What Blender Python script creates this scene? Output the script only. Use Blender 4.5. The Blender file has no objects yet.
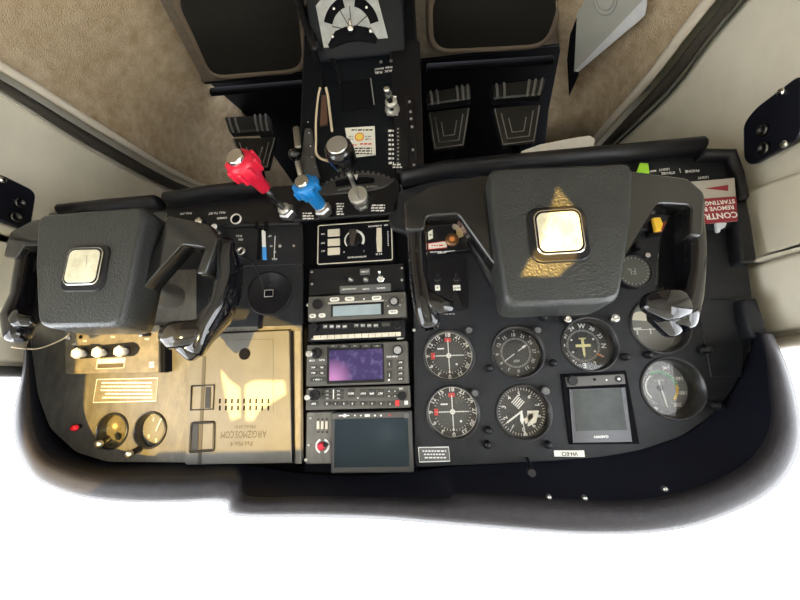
import bpy, math, random
from mathutils import Vector, Matrix
random.seed(7)
scene = bpy.context.scene
COL = scene.collection
PI = math.pi
ZO = 0.75                      # height of the camera above the cabin floor
F = 360.0; CD = 0.556          # focal length in pixels, camera distance from the instrument panel
nn = Vector((35, 80, F)).normalized()
hh = Vector((-2500, 165, F)); hh = (hh - nn * hh.dot(nn)).normalized()
dd = -hh.cross(nn)
if dd.y > 0: dd = -dd

def W(px, py, Y=None, X=None, Z=None):
    """a point of the photograph taken to its real place: on the plane Y, X or Z (Z from the camera height)"""
    r = Vector((px - 400, py - 300, F))
    w = Vector((r.dot(hh), r.dot(nn), -r.dot(dd)))
    if X is not None: t = X / w.x
    elif Z is not None: t = Z / w.z
    else: t = (CD + (Y or 0.0)) / w.y
    return Vector((w.x * t, w.y * t - CD, w.z * t + ZO))

def pp(px, py, h=0.0):
    """panel frame: x right for the pilot, y up, h towards the pilot"""
    v = W(px, py, Y=-h); return (v.x, v.z)
def pl(pts, h=0.0): return [pp(a, b, h) for a, b in pts]

# ------------------------------------------------------------------ materials
MATS = {}
def mat(name, col, rough=0.5, metal=0.0, bump=0.0, bscale=200.0, var=0.0, vscale=30.0, col2=None, coat=0.0,
        emit=None, spec=0.5, trans=0.0, bdist=0.001, detail=6.0, stretch=None):
    if name in MATS: return MATS[name]
    m = bpy.data.materials.new(name); m.use_nodes = True
    nt = m.node_tree; b = nt.nodes['Principled BSDF']
    b.inputs['Base Color'].default_value = (*col, 1); b.inputs['Roughness'].default_value = rough
    b.inputs['Metallic'].default_value = metal; b.inputs['Coat Weight'].default_value = coat
    b.inputs['Coat Roughness'].default_value = 0.08
    b.inputs['Specular IOR Level'].default_value = spec; b.inputs['Transmission Weight'].default_value = trans
    tc = nt.nodes.new('ShaderNodeTexCoord'); src = tc.outputs['Object']
    if stretch:
        mp = nt.nodes.new('ShaderNodeMapping'); mp.inputs['Scale'].default_value = stretch
        nt.links.new(src, mp.inputs['Vector']); src = mp.outputs['Vector']
    if var or col2:
        n = nt.nodes.new('ShaderNodeTexNoise'); n.inputs['Scale'].default_value = vscale; n.inputs['Detail'].default_value = detail
        n.inputs['Roughness'].default_value = 0.65
        nt.links.new(src, n.inputs['Vector'])
        r = nt.nodes.new('ShaderNodeValToRGB'); r.color_ramp.elements[0].position = 0.3; r.color_ramp.elements[1].position = 0.7
        c2 = col2 if col2 else tuple(min(1, c * (1 + var)) for c in col)
        c1 = col if col2 else tuple(c * (1 - var) for c in col)
        r.color_ramp.elements[0].color = (*c1, 1); r.color_ramp.elements[1].color = (*c2, 1)
        nt.links.new(n.outputs['Fac'], r.inputs['Fac']); nt.links.new(r.outputs['Color'], b.inputs['Base Color'])
    if bump:
        n2 = nt.nodes.new('ShaderNodeTexNoise'); n2.inputs['Scale'].default_value = bscale; n2.inputs['Detail'].default_value = 4
        nt.links.new(src, n2.inputs['Vector'])
        bp = nt.nodes.new('ShaderNodeBump'); bp.inputs['Strength'].default_value = bump; bp.inputs['Distance'].default_value = bdist
        nt.links.new(n2.outputs['Fac'], bp.inputs['Height']); nt.links.new(bp.outputs['Normal'], b.inputs['Normal'])
    if emit:
        b.inputs['Emission Color'].default_value = (*emit[:3], 1); b.inputs['Emission Strength'].default_value = emit[3]
    MATS[name] = m; return m
def glassy(name, tint=(1, 1, 1), gloss=0.06, rough=0.02):
    m = bpy.data.materials.new(name); m.use_nodes = True; nt = m.node_tree
    nt.nodes.remove(nt.nodes['Principled BSDF']); out = nt.nodes['Material Output']
    t = nt.nodes.new('ShaderNodeBsdfTransparent'); t.inputs[0].default_value = (*tint, 1)
    g = nt.nodes.new('ShaderNodeBsdfGlossy'); g.inputs['Roughness'].default_value = rough
    fr = nt.nodes.new('ShaderNodeLayerWeight'); fr.inputs[0].default_value = 0.25
    ma = nt.nodes.new('ShaderNodeMath'); ma.operation = 'MULTIPLY_ADD'; ma.inputs[1].default_value = 0.5; ma.inputs[2].default_value = gloss
    nt.links.new(fr.outputs['Fresnel'], ma.inputs[0])
    mx = nt.nodes.new('ShaderNodeMixShader'); nt.links.new(ma.outputs[0], mx.inputs[0])
    nt.links.new(t.outputs[0], mx.inputs[1]); nt.links.new(g.outputs[0], mx.inputs[2]); nt.links.new(mx.outputs[0], out.inputs[0])
    MATS[name] = m; return m

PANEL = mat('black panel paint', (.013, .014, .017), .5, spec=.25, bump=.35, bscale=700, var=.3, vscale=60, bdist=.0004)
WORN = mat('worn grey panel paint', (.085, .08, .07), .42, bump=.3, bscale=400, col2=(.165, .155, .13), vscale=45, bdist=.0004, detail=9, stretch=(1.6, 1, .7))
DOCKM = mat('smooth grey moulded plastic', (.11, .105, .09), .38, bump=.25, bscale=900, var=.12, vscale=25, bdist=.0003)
BLACK = mat('black plastic', (.006, .006, .008), .38, spec=.3, bump=.1, bscale=400, bdist=.0003)
MATTE = mat('matte black', (.004, .004, .006), .8, spec=.1)
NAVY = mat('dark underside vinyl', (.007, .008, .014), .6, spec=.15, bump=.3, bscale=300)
GLOSS = mat('gloss black moulding', (.004, .004, .006), .05, coat=.35)
ARMM = mat('worn satin black moulding', (.012, .012, .012), .15, bump=.04, bscale=120, var=.4, vscale=22, coat=.3)
LEATH = mat('grained black leather', (.022, .024, .024), .36, bump=.7, bscale=420, var=.15, vscale=40, bdist=.0015)
PADM = mat('glareshield vinyl', (.021, .019, .022), .6, spec=.25, bump=.5, bscale=420, var=.2, vscale=80, bdist=.0009)
CREAM = mat('cream vinyl', (.80, .755, .63), .6, bump=.25, bscale=260, var=.07, vscale=10, bdist=.0006)
CARPET = mat('tan wool carpet', (.42, .30, .17), .95, bump=.9, bscale=420, col2=(.66, .54, .38), vscale=38, detail=12, bdist=.004)
TRIMW = mat('white leather piping', (.66, .60, .50), .5, bump=.1)
DARKG = mat('dark gap shade', (.05, .043, .035), .6)
FLOORC = mat('taupe floor carpet', (.14, .115, .085), .95, bump=.9, bscale=420, col2=(.2, .165, .125), vscale=60, detail=12, bdist=.003)
RUBBER = mat('black heel rubber', (.012, .011, .009), .6, bump=.3, bscale=60, var=.25, vscale=8)
CHROME = mat('chrome', (.75, .75, .74), .15, 1.0)
STEEL = mat('brushed steel', (.50, .49, .47), .35, 1.0, bump=.1, bscale=500)
ALU = mat('satin aluminium plate', (.42, .44, .45), .5, .6, var=.2, vscale=60)
WHITE = mat('white lettering', (.80, .80, .77), .5)
DIM = mat('dim grey lettering', (.30, .30, .29), .5)
CREAMK = mat('cream key plastic', (.62, .57, .46), .45, var=.1, vscale=300)
RED = mat('red knob plastic', (.62, .012, .04), .35, bump=.1)
BLUE = mat('blue knob plastic', (.01, .20, .56), .35, bump=.1)
REDM = mat('red mark', (.60, .03, .03), .5)
YELM = mat('yellow mark', (.75, .50, .05), .5)
GRNM = mat('green mark', (.05, .40, .12), .5)
ORNG = mat('orange mark', (.75, .25, .05), .5)
BLUM = mat('blue mark', (.05, .30, .75), .5)
LIME = mat('lime green plastic', (.30, .62, .03), .5)
MAROON = mat('maroon tag print', (.26, .012, .025), .5)
GREYM = mat('grey placard', (.10, .10, .10), .5)
DIALG = mat('grey dial face', (.17, .17, .165), .5, var=.1)
DIALB = mat('black dial face', (.012, .012, .013), .5)
RADIO = mat('warm grey radio face', (.08, .076, .066), .5, bump=.2, bscale=900, bdist=.0003, var=.1)
KEYM = mat('dark key plastic', (.035, .034, .03), .45)
LCD = mat('grey liquid crystal glass', (.27, .33, .35), .12, var=.1, vscale=20)
SCRN = mat('dark blue glass screen', (.016, .026, .033), .12, spec=.15)
SCRG = mat('grey green glass screen', (.014, .018, .015), .15, col2=(.04, .046, .04), vscale=28, spec=.2)
PAPER = mat('grey printed paper', (.42, .42, .38), .6, var=.06, vscale=20)
PAPERW = mat('white paper', (.74, .74, .74), .6, col2=(.60, .62, .66), vscale=60)
GOLD = mat('champagne emblem plate', (.86, .83, .66), .3, .35, bump=.5, bscale=45, bdist=.002, col2=(.62, .58, .40), vscale=60)
PCM = mat('pale cast metal', (.56, .55, .50), .35, .6)
CABLE = mat('ivory tubing', (.66, .56, .40), .4)
BROWN = mat('brown leather strap', (.10, .05, .03), .6, bump=.3)
SILV = mat('silver mirror dial', (.55, .48, .30), .22, .8, bump=.1, bscale=40, var=.2, vscale=12)
CLEAR = glassy('clear window glass', gloss=.02)
COVER = glassy('instrument cover glass', gloss=.012, rough=.03)
TINT = glassy('sun mask tint', tint=(.46, .45, .42), gloss=.02)

# ------------------------------------------------------------------ mesh builder
_txt = {}
def text_mesh(s, size, bold=False):
    k = (s, bold)
    if k not in _txt:
        cu = bpy.data.curves.new('t', 'FONT'); cu.body = s; cu.size = 1; cu.align_x = 'CENTER'; cu.align_y = 'CENTER'
        cu.resolution_u = 2; cu.extrude = 0.0
        if bold: cu.offset = .025
        o = bpy.data.objects.new('t', cu); COL.objects.link(o); bpy.context.view_layer.update()
        dg = bpy.context.evaluated_depsgraph_get(); me = bpy.data.meshes.new_from_object(o.evaluated_get(dg))
        _txt[k] = ([tuple(v.co) for v in me.vertices], [tuple(p.vertices) for p in me.polygons])
        bpy.data.objects.remove(o); bpy.data.curves.remove(cu); bpy.data.meshes.remove(me)
    return _txt[k]

class MB:
    def __init__(s): s.v = []; s.f = []; s.mi = []; s.sm = []
    def add(s, vs, fs, mi=0, smooth=False, M=None):
        n = len(s.v)
        for v in vs:
            v = Vector(v)
            s.v.append(M @ v if M else v)
        for f in fs: s.f.append([n + i for i in f]); s.mi.append(mi); s.sm.append(smooth)
        return s
    def box(s, x0, y0, z0, x1, y1, z1, mi=0, M=None):
        x0, x1 = sorted((x0, x1)); y0, y1 = sorted((y0, y1)); z0, z1 = sorted((z0, z1))
        vs = [(x, y, z) for z in (z0, z1) for y in (y0, y1) for x in (x0, x1)]
        return s.add(vs, [(0, 2, 3, 1), (4, 5, 7, 6), (0, 1, 5, 4), (2, 6, 7, 3), (0, 4, 6, 2), (1, 3, 7, 5)], mi, False, M)
    def prism(s, pts, z0, z1, mi=0, ch=0.0, M=None, smooth=False):
        """outline extruded from z0 to z1, front (z1) edge chamfered by ch"""
        a = sum(pts[i][0] * pts[(i + 1) % len(pts)][1] - pts[(i + 1) % len(pts)][0] * pts[i][1] for i in range(len(pts)))
        if a < 0: pts = pts[::-1]
        n = len(pts); rings = [[(x, y, z0) for x, y in pts]]
        if ch > 0:
            rings.append([(x, y, z1 - ch) for x, y in pts])
            for k in (0.5, 1.0) if smooth else (1.0,):
                ins = ch * (1 - math.cos(k * PI / 2)) if smooth else ch
                zz = z1 - ch + ch * math.sin(k * PI / 2)
                rings.append([(*inset(pts, i, ins), zz) for i in range(n)])
        else: rings.append([(x, y, z1) for x, y in pts])
        vs = [v for r in rings for v in r]; fs = []
        for k in range(len(rings) - 1):
            for i in range(n):
                j = (i + 1) % n; fs.append((k * n + i, k * n + j, (k + 1) * n + j, (k + 1) * n + i))
        s.add(vs, fs, mi, smooth, M)
        q = len(s.v) - len(vs); e = (len(rings) - 1) * n
        s.f.append([q + e + i for i in range(n)]); s.mi.append(mi); s.sm.append(False)
        s.f.append([q + n - 1 - i for i in range(n)]); s.mi.append(mi); s.sm.append(False)
        return s
    def lathe(s, prof, cx=0, cy=0, seg=32, mi=0, M=None, smooth=True, cap=True):
        n = seg; vs = []; fs = []
        for r, z in prof:
            for i in range(n): a = 2 * PI * i / n; vs.append((cx + r * math.cos(a), cy + r * math.sin(a), z))
        for k in range(len(prof) - 1):
            for i in range(n): j = (i + 1) % n; fs.append((k * n + i, k * n + j, (k + 1) * n + j, (k + 1) * n + i))
        s.add(vs, fs, mi, smooth, M)
        if cap:
            q = len(s.v) - len(vs); e = (len(prof) - 1) * n
            if prof[-1][0] > 1e-6: s.f.append([q + e + i for i in range(n)]); s.mi.append(mi); s.sm.append(False)
            if prof[0][0] > 1e-6: s.f.append([q + n - 1 - i for i in range(n)]); s.mi.append(mi); s.sm.append(False)
        return s
    def cyl(s, cx, cy, r, z0, z1, mi=0, seg=24, M=None, ch=0):
        return s.lathe([(r, z0), (r, z1 - ch), (r - ch, z1)] if ch else [(r, z0), (r, z1)], cx, cy, seg, mi, M, smooth=seg > 8)
    def loft(s, rings, mi=0, smooth=True, close=True, caps=True, M=None):
        n = len(rings[0]); vs = [v for r in rings for v in r]; fs = []
        for k in range(len(rings) - 1):
            for i in range(n if close else n - 1):
                j = (i + 1) % n; fs.append((k * n + i, k * n + j, (k + 1) * n + j, (k + 1) * n + i))
        s.add(vs, fs, mi, smooth, M)
        if caps and close:
            q = len(s.v) - len(vs); e = (len(rings) - 1) * n
            s.f.append([q + e + i for i in range(n)]); s.mi.append(mi); s.sm.append(False)
            s.f.append([q + n - 1 - i for i in range(n)]); s.mi.append(mi); s.sm.append(False)
        return s
    def tube(s, pts, r, seg=10, mi=0, M=None, rz=None, up=(0, 0, 1), power=1.0):
        """tube along pts; r and rz radii (numbers or lists), rz measured along 'up'; rounded ends"""
        pts = [Vector(p) for p in pts]; n = len(pts)
        R = r if isinstance(r, (list, tuple)) else [r] * n
        RZ = R if rz is None else (rz if isinstance(rz, (list, tuple)) else [rz] * n)
        up = Vector(up); rings = []; last = None
        for i, p in enumerate(pts):
            t = (pts[min(i + 1, n - 1)] - pts[max(i - 1, 0)]).normalized()
            u = up - t * up.dot(t)
            if u.length < 1e-3: u = last or Vector((1, 0, 0)) - t * t.x
            u.normalize(); last = u; w = t.cross(u)
            def ring(c, k):
                o = []
                for j in range(seg):
                    a = 2 * PI * j / seg; ca, sa = math.cos(a), math.sin(a)
                    ca = math.copysign(abs(ca) ** power, ca); sa = math.copysign(abs(sa) ** power, sa)
                    o.append(c + w * ca * R[i] * k + u * sa * RZ[i] * k)
                return o
            if i == 0: rings += [ring(p - t * R[i] * .5, .55), ring(p - t * R[i] * .3, .85)]
            rings.append(ring(p, 1))
            if i == n - 1: rings += [ring(p + t * R[i] * .3, .85), ring(p + t * R[i] * .5, .55)]
        return s.loft(rings, mi, M=M)
    def text(s, t, cx, cy, size, z, rot=0.0, mi=0, bold=False, sx=1.0, M=None):
        vs, fs = text_mesh(t, 1, bold); c, d = math.cos(rot), math.sin(rot)
        o = [(cx + (x * sx * c - y * d) * size, cy + (x * sx * d + y * c) * size, z) for x, y, _ in vs]
        return s.add(o, fs, mi, False, M)
    def quad(s, a, b, c, d, mi=0): return s.add([a, b, c, d], [(0, 1, 2, 3)], mi)
    def build(s, name, mats, parent=None, frame='panel', origin=None, bevel=0, sub=0, solid=0):
        me = bpy.data.meshes.new(name)
        vs = [Vector((v[0], -v[2], v[1])) if frame == 'panel' else Vector(v) for v in s.v]
        if parent is not None: org = parent['_o']; org = Vector(org)
        else:
            lo = Vector([min(v[i] for v in vs) for i in range(3)]); hi = Vector([max(v[i] for v in vs) for i in range(3)])
            org = (lo + hi) / 2 if origin is None else Vector(origin)
        me.from_pydata([tuple(v - org) for v in vs], [], s.f)
        for m in (mats if isinstance(mats, (list, tuple)) else [mats]): me.materials.append(m)
        me.polygons.foreach_set('material_index', s.mi); me.polygons.foreach_set('use_smooth', s.sm); me.update()
        o = bpy.data.objects.new(name, me); COL.objects.link(o)
        if parent is not None: o.parent = parent
        else: o.location = org
        o['_o'] = tuple(org)
        if bevel:
            b = o.modifiers.new('bevel', 'BEVEL'); b.width = bevel; b.segments = 3; b.limit_method = 'ANGLE'; b.angle_limit = .7
            b.harden_normals = False
            for p in me.polygons: p.use_smooth = True
            try: me.set_sharp_from_angle(angle=.9)
            except Exception: pass
        if sub: q = o.modifiers.new('sub', 'SUBSURF'); q.levels = sub; q.render_levels = sub
        if solid: q = o.modifiers.new('solid', 'SOLIDIFY'); q.thickness = solid; q.offset = -1
        return o
def inset(pts, i, d):
    n = len(pts); a = Vector(pts[i - 1]); b = Vector(pts[i]); c = Vector(pts[(i + 1) % n])
    e1 = (b - a); e2 = (c - b)
    if e1.length < 1e-9 or e2.length < 1e-9: return tuple(b)
    e1.normalize(); e2.normalize()
    m = Vector((-e1.y, e1.x)) + Vector((-e2.y, e2.x))
    if m.length < 1e-6: return tuple(b)
    m.normalize(); k = max(.5, m.dot(Vector((-e1.y, e1.x))))
    return tuple(b + m * (d / k))
def rr(x0, y0, x1, y1, r, seg=5):
    x0, x1 = sorted((x0, x1)); y0, y1 = sorted((y0, y1)); o = []
    for cx, cy, a0 in ((x1 - r, y1 - r, 0), (x0 + r, y1 - r, 90), (x0 + r, y0 + r, 180), (x1 - r, y0 + r, 270)):
        for k in range(seg + 1): a = math.radians(a0 + 90 * k / seg); o.append((cx + r * math.cos(a), cy + r * math.sin(a)))
    return o
def smooth_poly(pts, r, seg=5):
    """round the corners of a polygon"""
    o = []; n = len(pts)
    for i in range(n):
        a = Vector(pts[i - 1]); b = Vector(pts[i]); c = Vector(pts[(i + 1) % n])
        d = min(r, (a - b).length * .45, (c - b).length * .45)
        p = b + (a - b).normalized() * d; q = b + (c - b).normalized() * d
        for k in range(seg + 1):
            t = k / seg; o.append(tuple(p * (1 - t) ** 2 + b * 2 * t * (1 - t) + q * t * t))
    return o
def curve_pts(pts, k=6):
    """catmull-rom through 3-D or 2-D points"""
    P_ = [Vector(p) for p in pts]; o = []
    for i in range(len(P_) - 1):
        a = P_[max(i - 1, 0)]; b = P_[i]; c = P_[i + 1]; d = P_[min(i + 2, len(P_) - 1)]
        for j in range(k):
            t = j / k
            o.append(.5 * ((2 * b) + (c - a) * t + (2 * a - 5 * b + 4 * c - d) * t * t + (3 * b - a - 3 * c + d) * t ** 3))
    o.append(P_[-1]); return o
def prect(px0, py0, px1, py1, h=0.0):
    """axis-aligned rectangle in the panel frame whose edges pass through the photo's edge midpoints"""
    xm, ym = (px0 + px1) / 2, (py0 + py1) / 2
    return (pp(px0, ym, h)[0], pp(xm, py0, h)[1], pp(px1, ym, h)[0], pp(xm, py1, h)[1])
def purple():
    m = mat('violet lit screen', (.015, .012, .035), .1, spec=.3)
    nt = m.node_tree; b = nt.nodes['Principled BSDF']; L = nt.links.new
    tc = nt.nodes.new('ShaderNodeTexCoord')
    n = nt.nodes.new('ShaderNodeTexNoise'); n.inputs['Scale'].default_value = 110; n.inputs['Detail'].default_value = 1
    r = nt.nodes.new('ShaderNodeValToRGB')
    r.color_ramp.elements[0].position = .5; r.color_ramp.elements[0].color = (.035, .02, .095, 1)
    r.color_ramp.elements[1].position = .8; r.color_ramp.elements[1].color = (.12, .09, .22, 1)
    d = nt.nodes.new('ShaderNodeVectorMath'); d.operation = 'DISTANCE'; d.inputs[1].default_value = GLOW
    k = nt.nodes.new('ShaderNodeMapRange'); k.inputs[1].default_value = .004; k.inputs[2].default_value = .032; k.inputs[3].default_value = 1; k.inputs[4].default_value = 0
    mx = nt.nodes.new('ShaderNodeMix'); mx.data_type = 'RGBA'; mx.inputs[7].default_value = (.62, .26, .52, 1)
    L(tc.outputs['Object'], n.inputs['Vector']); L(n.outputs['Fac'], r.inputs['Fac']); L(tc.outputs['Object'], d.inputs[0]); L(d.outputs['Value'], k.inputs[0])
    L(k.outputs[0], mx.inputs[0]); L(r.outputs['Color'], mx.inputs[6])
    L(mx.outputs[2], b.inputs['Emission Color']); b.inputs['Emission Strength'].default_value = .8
    return m
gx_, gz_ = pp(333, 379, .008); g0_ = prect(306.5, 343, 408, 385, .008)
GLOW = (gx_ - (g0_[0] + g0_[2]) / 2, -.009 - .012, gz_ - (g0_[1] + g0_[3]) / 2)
VIOLET = purple()

def plate(name, outline, holes, h0, h1, m, parent, bevel=0.0):
    """a flat sheet with holes (outline and holes in panel-frame coordinates)"""
    cu = bpy.data.curves.new(name, 'CURVE'); cu.dimensions = '2D'; cu.fill_mode = 'BOTH'
    for pts in [outline] + holes:
        sp = cu.splines.new('POLY'); sp.points.add(len(pts) - 1); sp.use_cyclic_u = True
        for i, (x, y) in enumerate(pts): sp.points[i].co = (x, y, 0, 1)
    cu.extrude = (h1 - h0) / 2
    o = bpy.data.objects.new(name, cu); COL.objects.link(o); bpy.context.view_layer.update()
    me = bpy.data.meshes.new_from_object(o.evaluated_get(bpy.context.evaluated_depsgraph_get()))
    b = MB(); b.add([(v.co.x, v.co.y, v.co.z + (h0 + h1) / 2) for v in me.vertices], [tuple(p.vertices) for p in me.polygons])
    bpy.data.objects.remove(o); bpy.data.curves.remove(cu); bpy.data.meshes.remove(me)
    return b.build(name, m, parent)
def circ(cx, cy, r, n=40): return [(cx + r * math.cos(2 * PI * i / n), cy + r * math.sin(2 * PI * i / n)) for i in range(n)]

def tag(o, label=None, cat=None, group=None, kind=None):
    if label: o['label'] = label
    if cat: o['category'] = cat
    if group: o['group'] = group
    if kind: o['kind'] = kind
    return o
def thing(name, loc, label, cat, group=None):
    o = bpy.data.objects.new(name, None); COL.objects.link(o); o.empty_display_size = .02
    o.location = loc; o['_o'] = tuple(loc); return tag(o, label, cat, group)
def pthing(name, px, py, label, cat, group=None, h=0.0):
    return thing(name, W(px, py, Y=-h), label, cat, group)
def kids(o): return [c for c in list(COL.objects) if c.parent == o]
def copy_tree(o, loc, label=None, group=None):
    def rec(a, par):
        c = a.copy(); COL.objects.link(c)
        if par is not None: c.parent = par
        for k in kids(a): rec(k, c)
        return c
    r = rec(o, None); r.location = loc; r['_o'] = tuple(loc)
    if label: r['label'] = label
    if group: r['group'] = group
    return r
def screw(b, px, py, r=.0028, h=.001, mi=0, hb=0.0):
    x, y = pp(px, py, hb); b.lathe([(r, hb), (r, hb + h), (r * .6, hb + h + .0008)], x, y, 12, mi); return b
exec_after = []

# ------------------------------------------------------------------ the cabin (setting)
def V(x, y, z): return Vector((x, y, z + ZO))
XL, XR = 0.70, -0.50           # door planes (left in the photo is +x)
SILL = -0.04
def struct(b, name, mats, **k): return tag(b.build(name, mats, frame='world', **k), kind='structure')

b = MB(); b.box(XR - .3, -1.6, -.02, XL + .3, .16, 0); struct(b, 'floor', FLOORC)
# footwell well beyond the floor edge, firewall
b = MB(); b.box(XR - .1, .162, -.12, XL + .1, .75, -.08); struct(b, 'floor_footwell', MATTE)
b = MB(); b.box(XR - .1, .75, -.1, XL + .1, .78, .95); struct(b, 'wall_front', MATTE)
b = MB(); b.box(XR + .01, .07, ZO - .055, XL - .01, .75, ZO - .045); struct(b, 'trim_12', MATTE)  # unseen plate added to keep daylight out of the footwell
# floor front lip
b = MB(); b.tube([V(XR + .1, .165, -.765), V(XL - .1, .165, -.765)], .012, 8); struct(b, 'trim_1', NAVY)

def door_wall(side, X, sgn):
    b = MB(); ys = [-1.6, -.5, -.2, 0, .2, .45, .78]
    # cream lining: quilted panels in profile (x offset, z)
    x0, x1 = X, X + sgn * .035
    b.box(min(x0, x1), -1.6, 0.0, max(x0, x1), .78, SILL + ZO)
    return struct(b, 'wall_' + side, CREAM)
door_wall('left', XL, 1); door_wall('right', XR, -1)
# raised door cards with soft seams, one above and one below each seam line
def door_card(name, X, sgn, quad, t=.012, m=CREAM):
    """quad: photo points on the plane X, run around"""
    X2 = X - sgn * .0005
    pts = []
    for p in quad:
        v = W(p[0], p[1], X=X2) if not isinstance(p, Vector) else p
        pts.append((v.y, v.z))
    sp = smooth_poly(pts, .012, 4)
    b = MB()
    M = Matrix(((0, 0, -sgn, X2), (1, 0, 0, 0), (0, 1, 0, 0), (0, 0, 0, 1)))
    b.prism(sp, 0, t, 0, ch=.006, M=M, smooth=True)
    return b.build(name, m, frame='world')
def vy(y, z): return Vector((0, y, z + ZO))
# right side of the photo: seams run from (733,190) and (755,267)
def P_(px, py, X): v = W(px, py, X=X); return v
a1 = P_(735, 196, XR); a2 = P_(800, 172, XR); b1 = P_(752, 267, XR); b2 = P_(800, 253, XR)
def ext(p, q, y):
    t = (y - p.y) / (q.y - p.y); return Vector((0, y, p.z + (q.z - p.z) * t))
def mk_cards(side, X, sgn, s1, s2):
    (p, q), (r, t_) = s1, s2
    g = .0016
    def z1(y): return ext(p, q, y).z
    def z2(y): return ext(r, t_, y).z
    Y0, Y1 = -1.2, .40
    c = door_card('door_panel', X, sgn, [Vector((0, Y0, z2(Y0) + g)), Vector((0, Y1 * .5, z2(Y1 * .5) + g)), Vector((0, Y1 * .5, SILL + ZO - .012)), Vector((0, Y0, SILL + ZO - .012))])
    tag(c, 'upper quilted cream vinyl door pad just under the %s window sill' % side, 'door pad')
    c = door_card('door_panel', X, sgn, [Vector((0, Y0, z1(Y0) + g)), Vector((0, .02, z1(.02) + g)), Vector((0, .02, z2(.02) - g)), Vector((0, Y0, z2(Y0) - g))])
    tag(c, 'middle cream vinyl door pad beside the end of the panel, %s side of photo' % side, 'door pad')
mk_cards('right', XR, -1, (a1, a2), (b1, b2))
c1 = P_(0, 231, XL); c2 = P_(28, 238, XL); e1 = P_(0, 150, XL); e2 = P_(70, 210, XL)
l1 = Vector((0, -.10, P_(0, 190, XL).z)); 
mk_cards('left', XL, 1, ((Vector((0, -.1, a2.z)), Vector((0, .1, a2.z + .02)))), ((Vector((0, -.1, c1.z)), Vector((0, .1, c1.z + .008)))))

# window sills
for side, X, sgn in (('left', XL, 1), ('right', XR, -1)):
    b = MB(); b.tube([V(X - sgn * .006, -.6, SILL + .004), V(X - sgn * .006, .45, SILL + .004)], .009, 8)
    struct(b, 'trim_' + ('2' if sgn > 0 else '3'), TRIMW if sgn < 0 else GREYM)
    b = MB(); b.box(min(X + sgn * .018, X + sgn * .03), -.6, SILL + ZO - .01, max(X + sgn * .018, X + sgn * .03), .55, SILL + ZO + .012)
    struct(b, 'trim_' + ('4' if sgn > 0 else '5'), ALU)
    # side window pane and rear of the side wall above the sill
    b = MB(); b.box(min(X + sgn * .012, X + sgn * .015), -.55, SILL + ZO, max(X + sgn * .012, X + sgn * .015), .55, .52 + ZO)
    struct(b, 'window_' + ('1' if sgn > 0 else '2'), CLEAR)
    b = MB(); b.box(min(X, X + sgn * .035), -1.6, SILL + ZO, max(X, X + sgn * .035), -.95, .55 + ZO)
    struct(b, 'wall_%s_rear' % side, CREAM)
# roof and windscreen
b = MB(); b.box(XR - .04, -1.6, .55 + ZO, XL + .04, .02, .58 + ZO); struct(b, 'ceiling', CREAM)
b = MB(); rings = []
for k in range(9):
    t = k / 8; y = .52 - .5 * t; z = .12 + .44 * math.sin(t * PI / 2)
    rings.append([V(XL + .02 - (XL - XR + .04) * j / 10, y + .06 - .06 * (2 * j / 10 - 1) ** 2, z) for j in range(11)])
b.loft(rings, close=False, caps=False); struct(b, 'window_3', CLEAR)

# unseen rear bulkhead, its openings cut to the shape of the wanted sun patches
SUN = Vector((.0, 1, -.17)).normalized()
YB = -1.55
def back(v):
    t = (YB - v.y) / SUN.y; q = v + SUN * t; return (q.x, q.z)
def hole(pts, Y): return [back(W(a, b_, Y=Y)) for a, b_ in pts]
def zz(l): return [(x + .152, z + ZO) for x, z in l]
H1 = zz([(.43, .166), (.423, .186), (.421, .245), (.414, .318), (.43, .33), (.429, .389), (.357, .389), (.31, .383), (.278, .359), (.05, .357), (.053, .178), (.121, .146), (.185, .133), (.19, .166)])
SUN_MASK = zz([(.436, .162), (.427, .186), (.425, .245), (.418, .314), (.434, .328), (.433, .393), (.355, .393), (.308, .387), (.276, .363), (.046, .361), (.049, .178), (.121, .142), (.190, .127), (.195, .162)])
H3 = hole([(557, 186), (585, 222), (574, 262), (558, 277), (520, 277), (542, 236)], -.19)
YBW = YB
def sheet(name, outline, holes, y0, y1, m, kind='structure'):
    cu = bpy.data.curves.new(name, 'CURVE'); cu.dimensions = '2D'; cu.fill_mode = 'BOTH'
    for pts in [outline] + holes:
        sp = cu.splines.new('POLY'); sp.points.add(len(pts) - 1); sp.use_cyclic_u = True
        for i, (x, y) in enumerate(pts): sp.points[i].co = (x, y, 0, 1)
    cu.extrude = (y1 - y0) / 2
    o = bpy.data.objects.new(name, cu); COL.objects.link(o); bpy.context.view_layer.update()
    me = bpy.data.meshes.new_from_object(o.evaluated_get(bpy.context.evaluated_depsgraph_get()))
    b = MB(); b.add([(v.co.x, (y0 + y1) / 2 - v.co.z, v.co.y) for v in me.vertices], [tuple(p.vertices) for p in me.polygons])
    bpy.data.objects.remove(o); bpy.data.curves.remove(cu)
    return tag(b.build(name, m, frame='world'), kind=kind)
sheet('wall_back', [(XR - .04, 0), (XL + .04, 0), (XL + .04, .58 + ZO), (XR - .04, .58 + ZO)], [H1, H3], YB - .005, YB + .005, CREAM)
sheet('window_5', [(x * 1.0, z) for x, z in H3], [], YB + .006, YB + .008, glassy('sun dimming pane', tint=(.70, .66, .58), gloss=.02))  # added unseen pane that only dims the sun patch on the yoke hub
D1 = hole([(224, 368), (232, 378), (243, 386), (243, 415), (234, 418), (229, 395)], 0)
D2 = hole([(248, 384), (256, 379), (286, 379), (288, 392), (262, 408), (256, 418), (249, 418)], 0)
D3 = hole([(226, 325), (243, 325), (243, 333), (236, 338), (231, 341), (226, 338)], 0)
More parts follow.
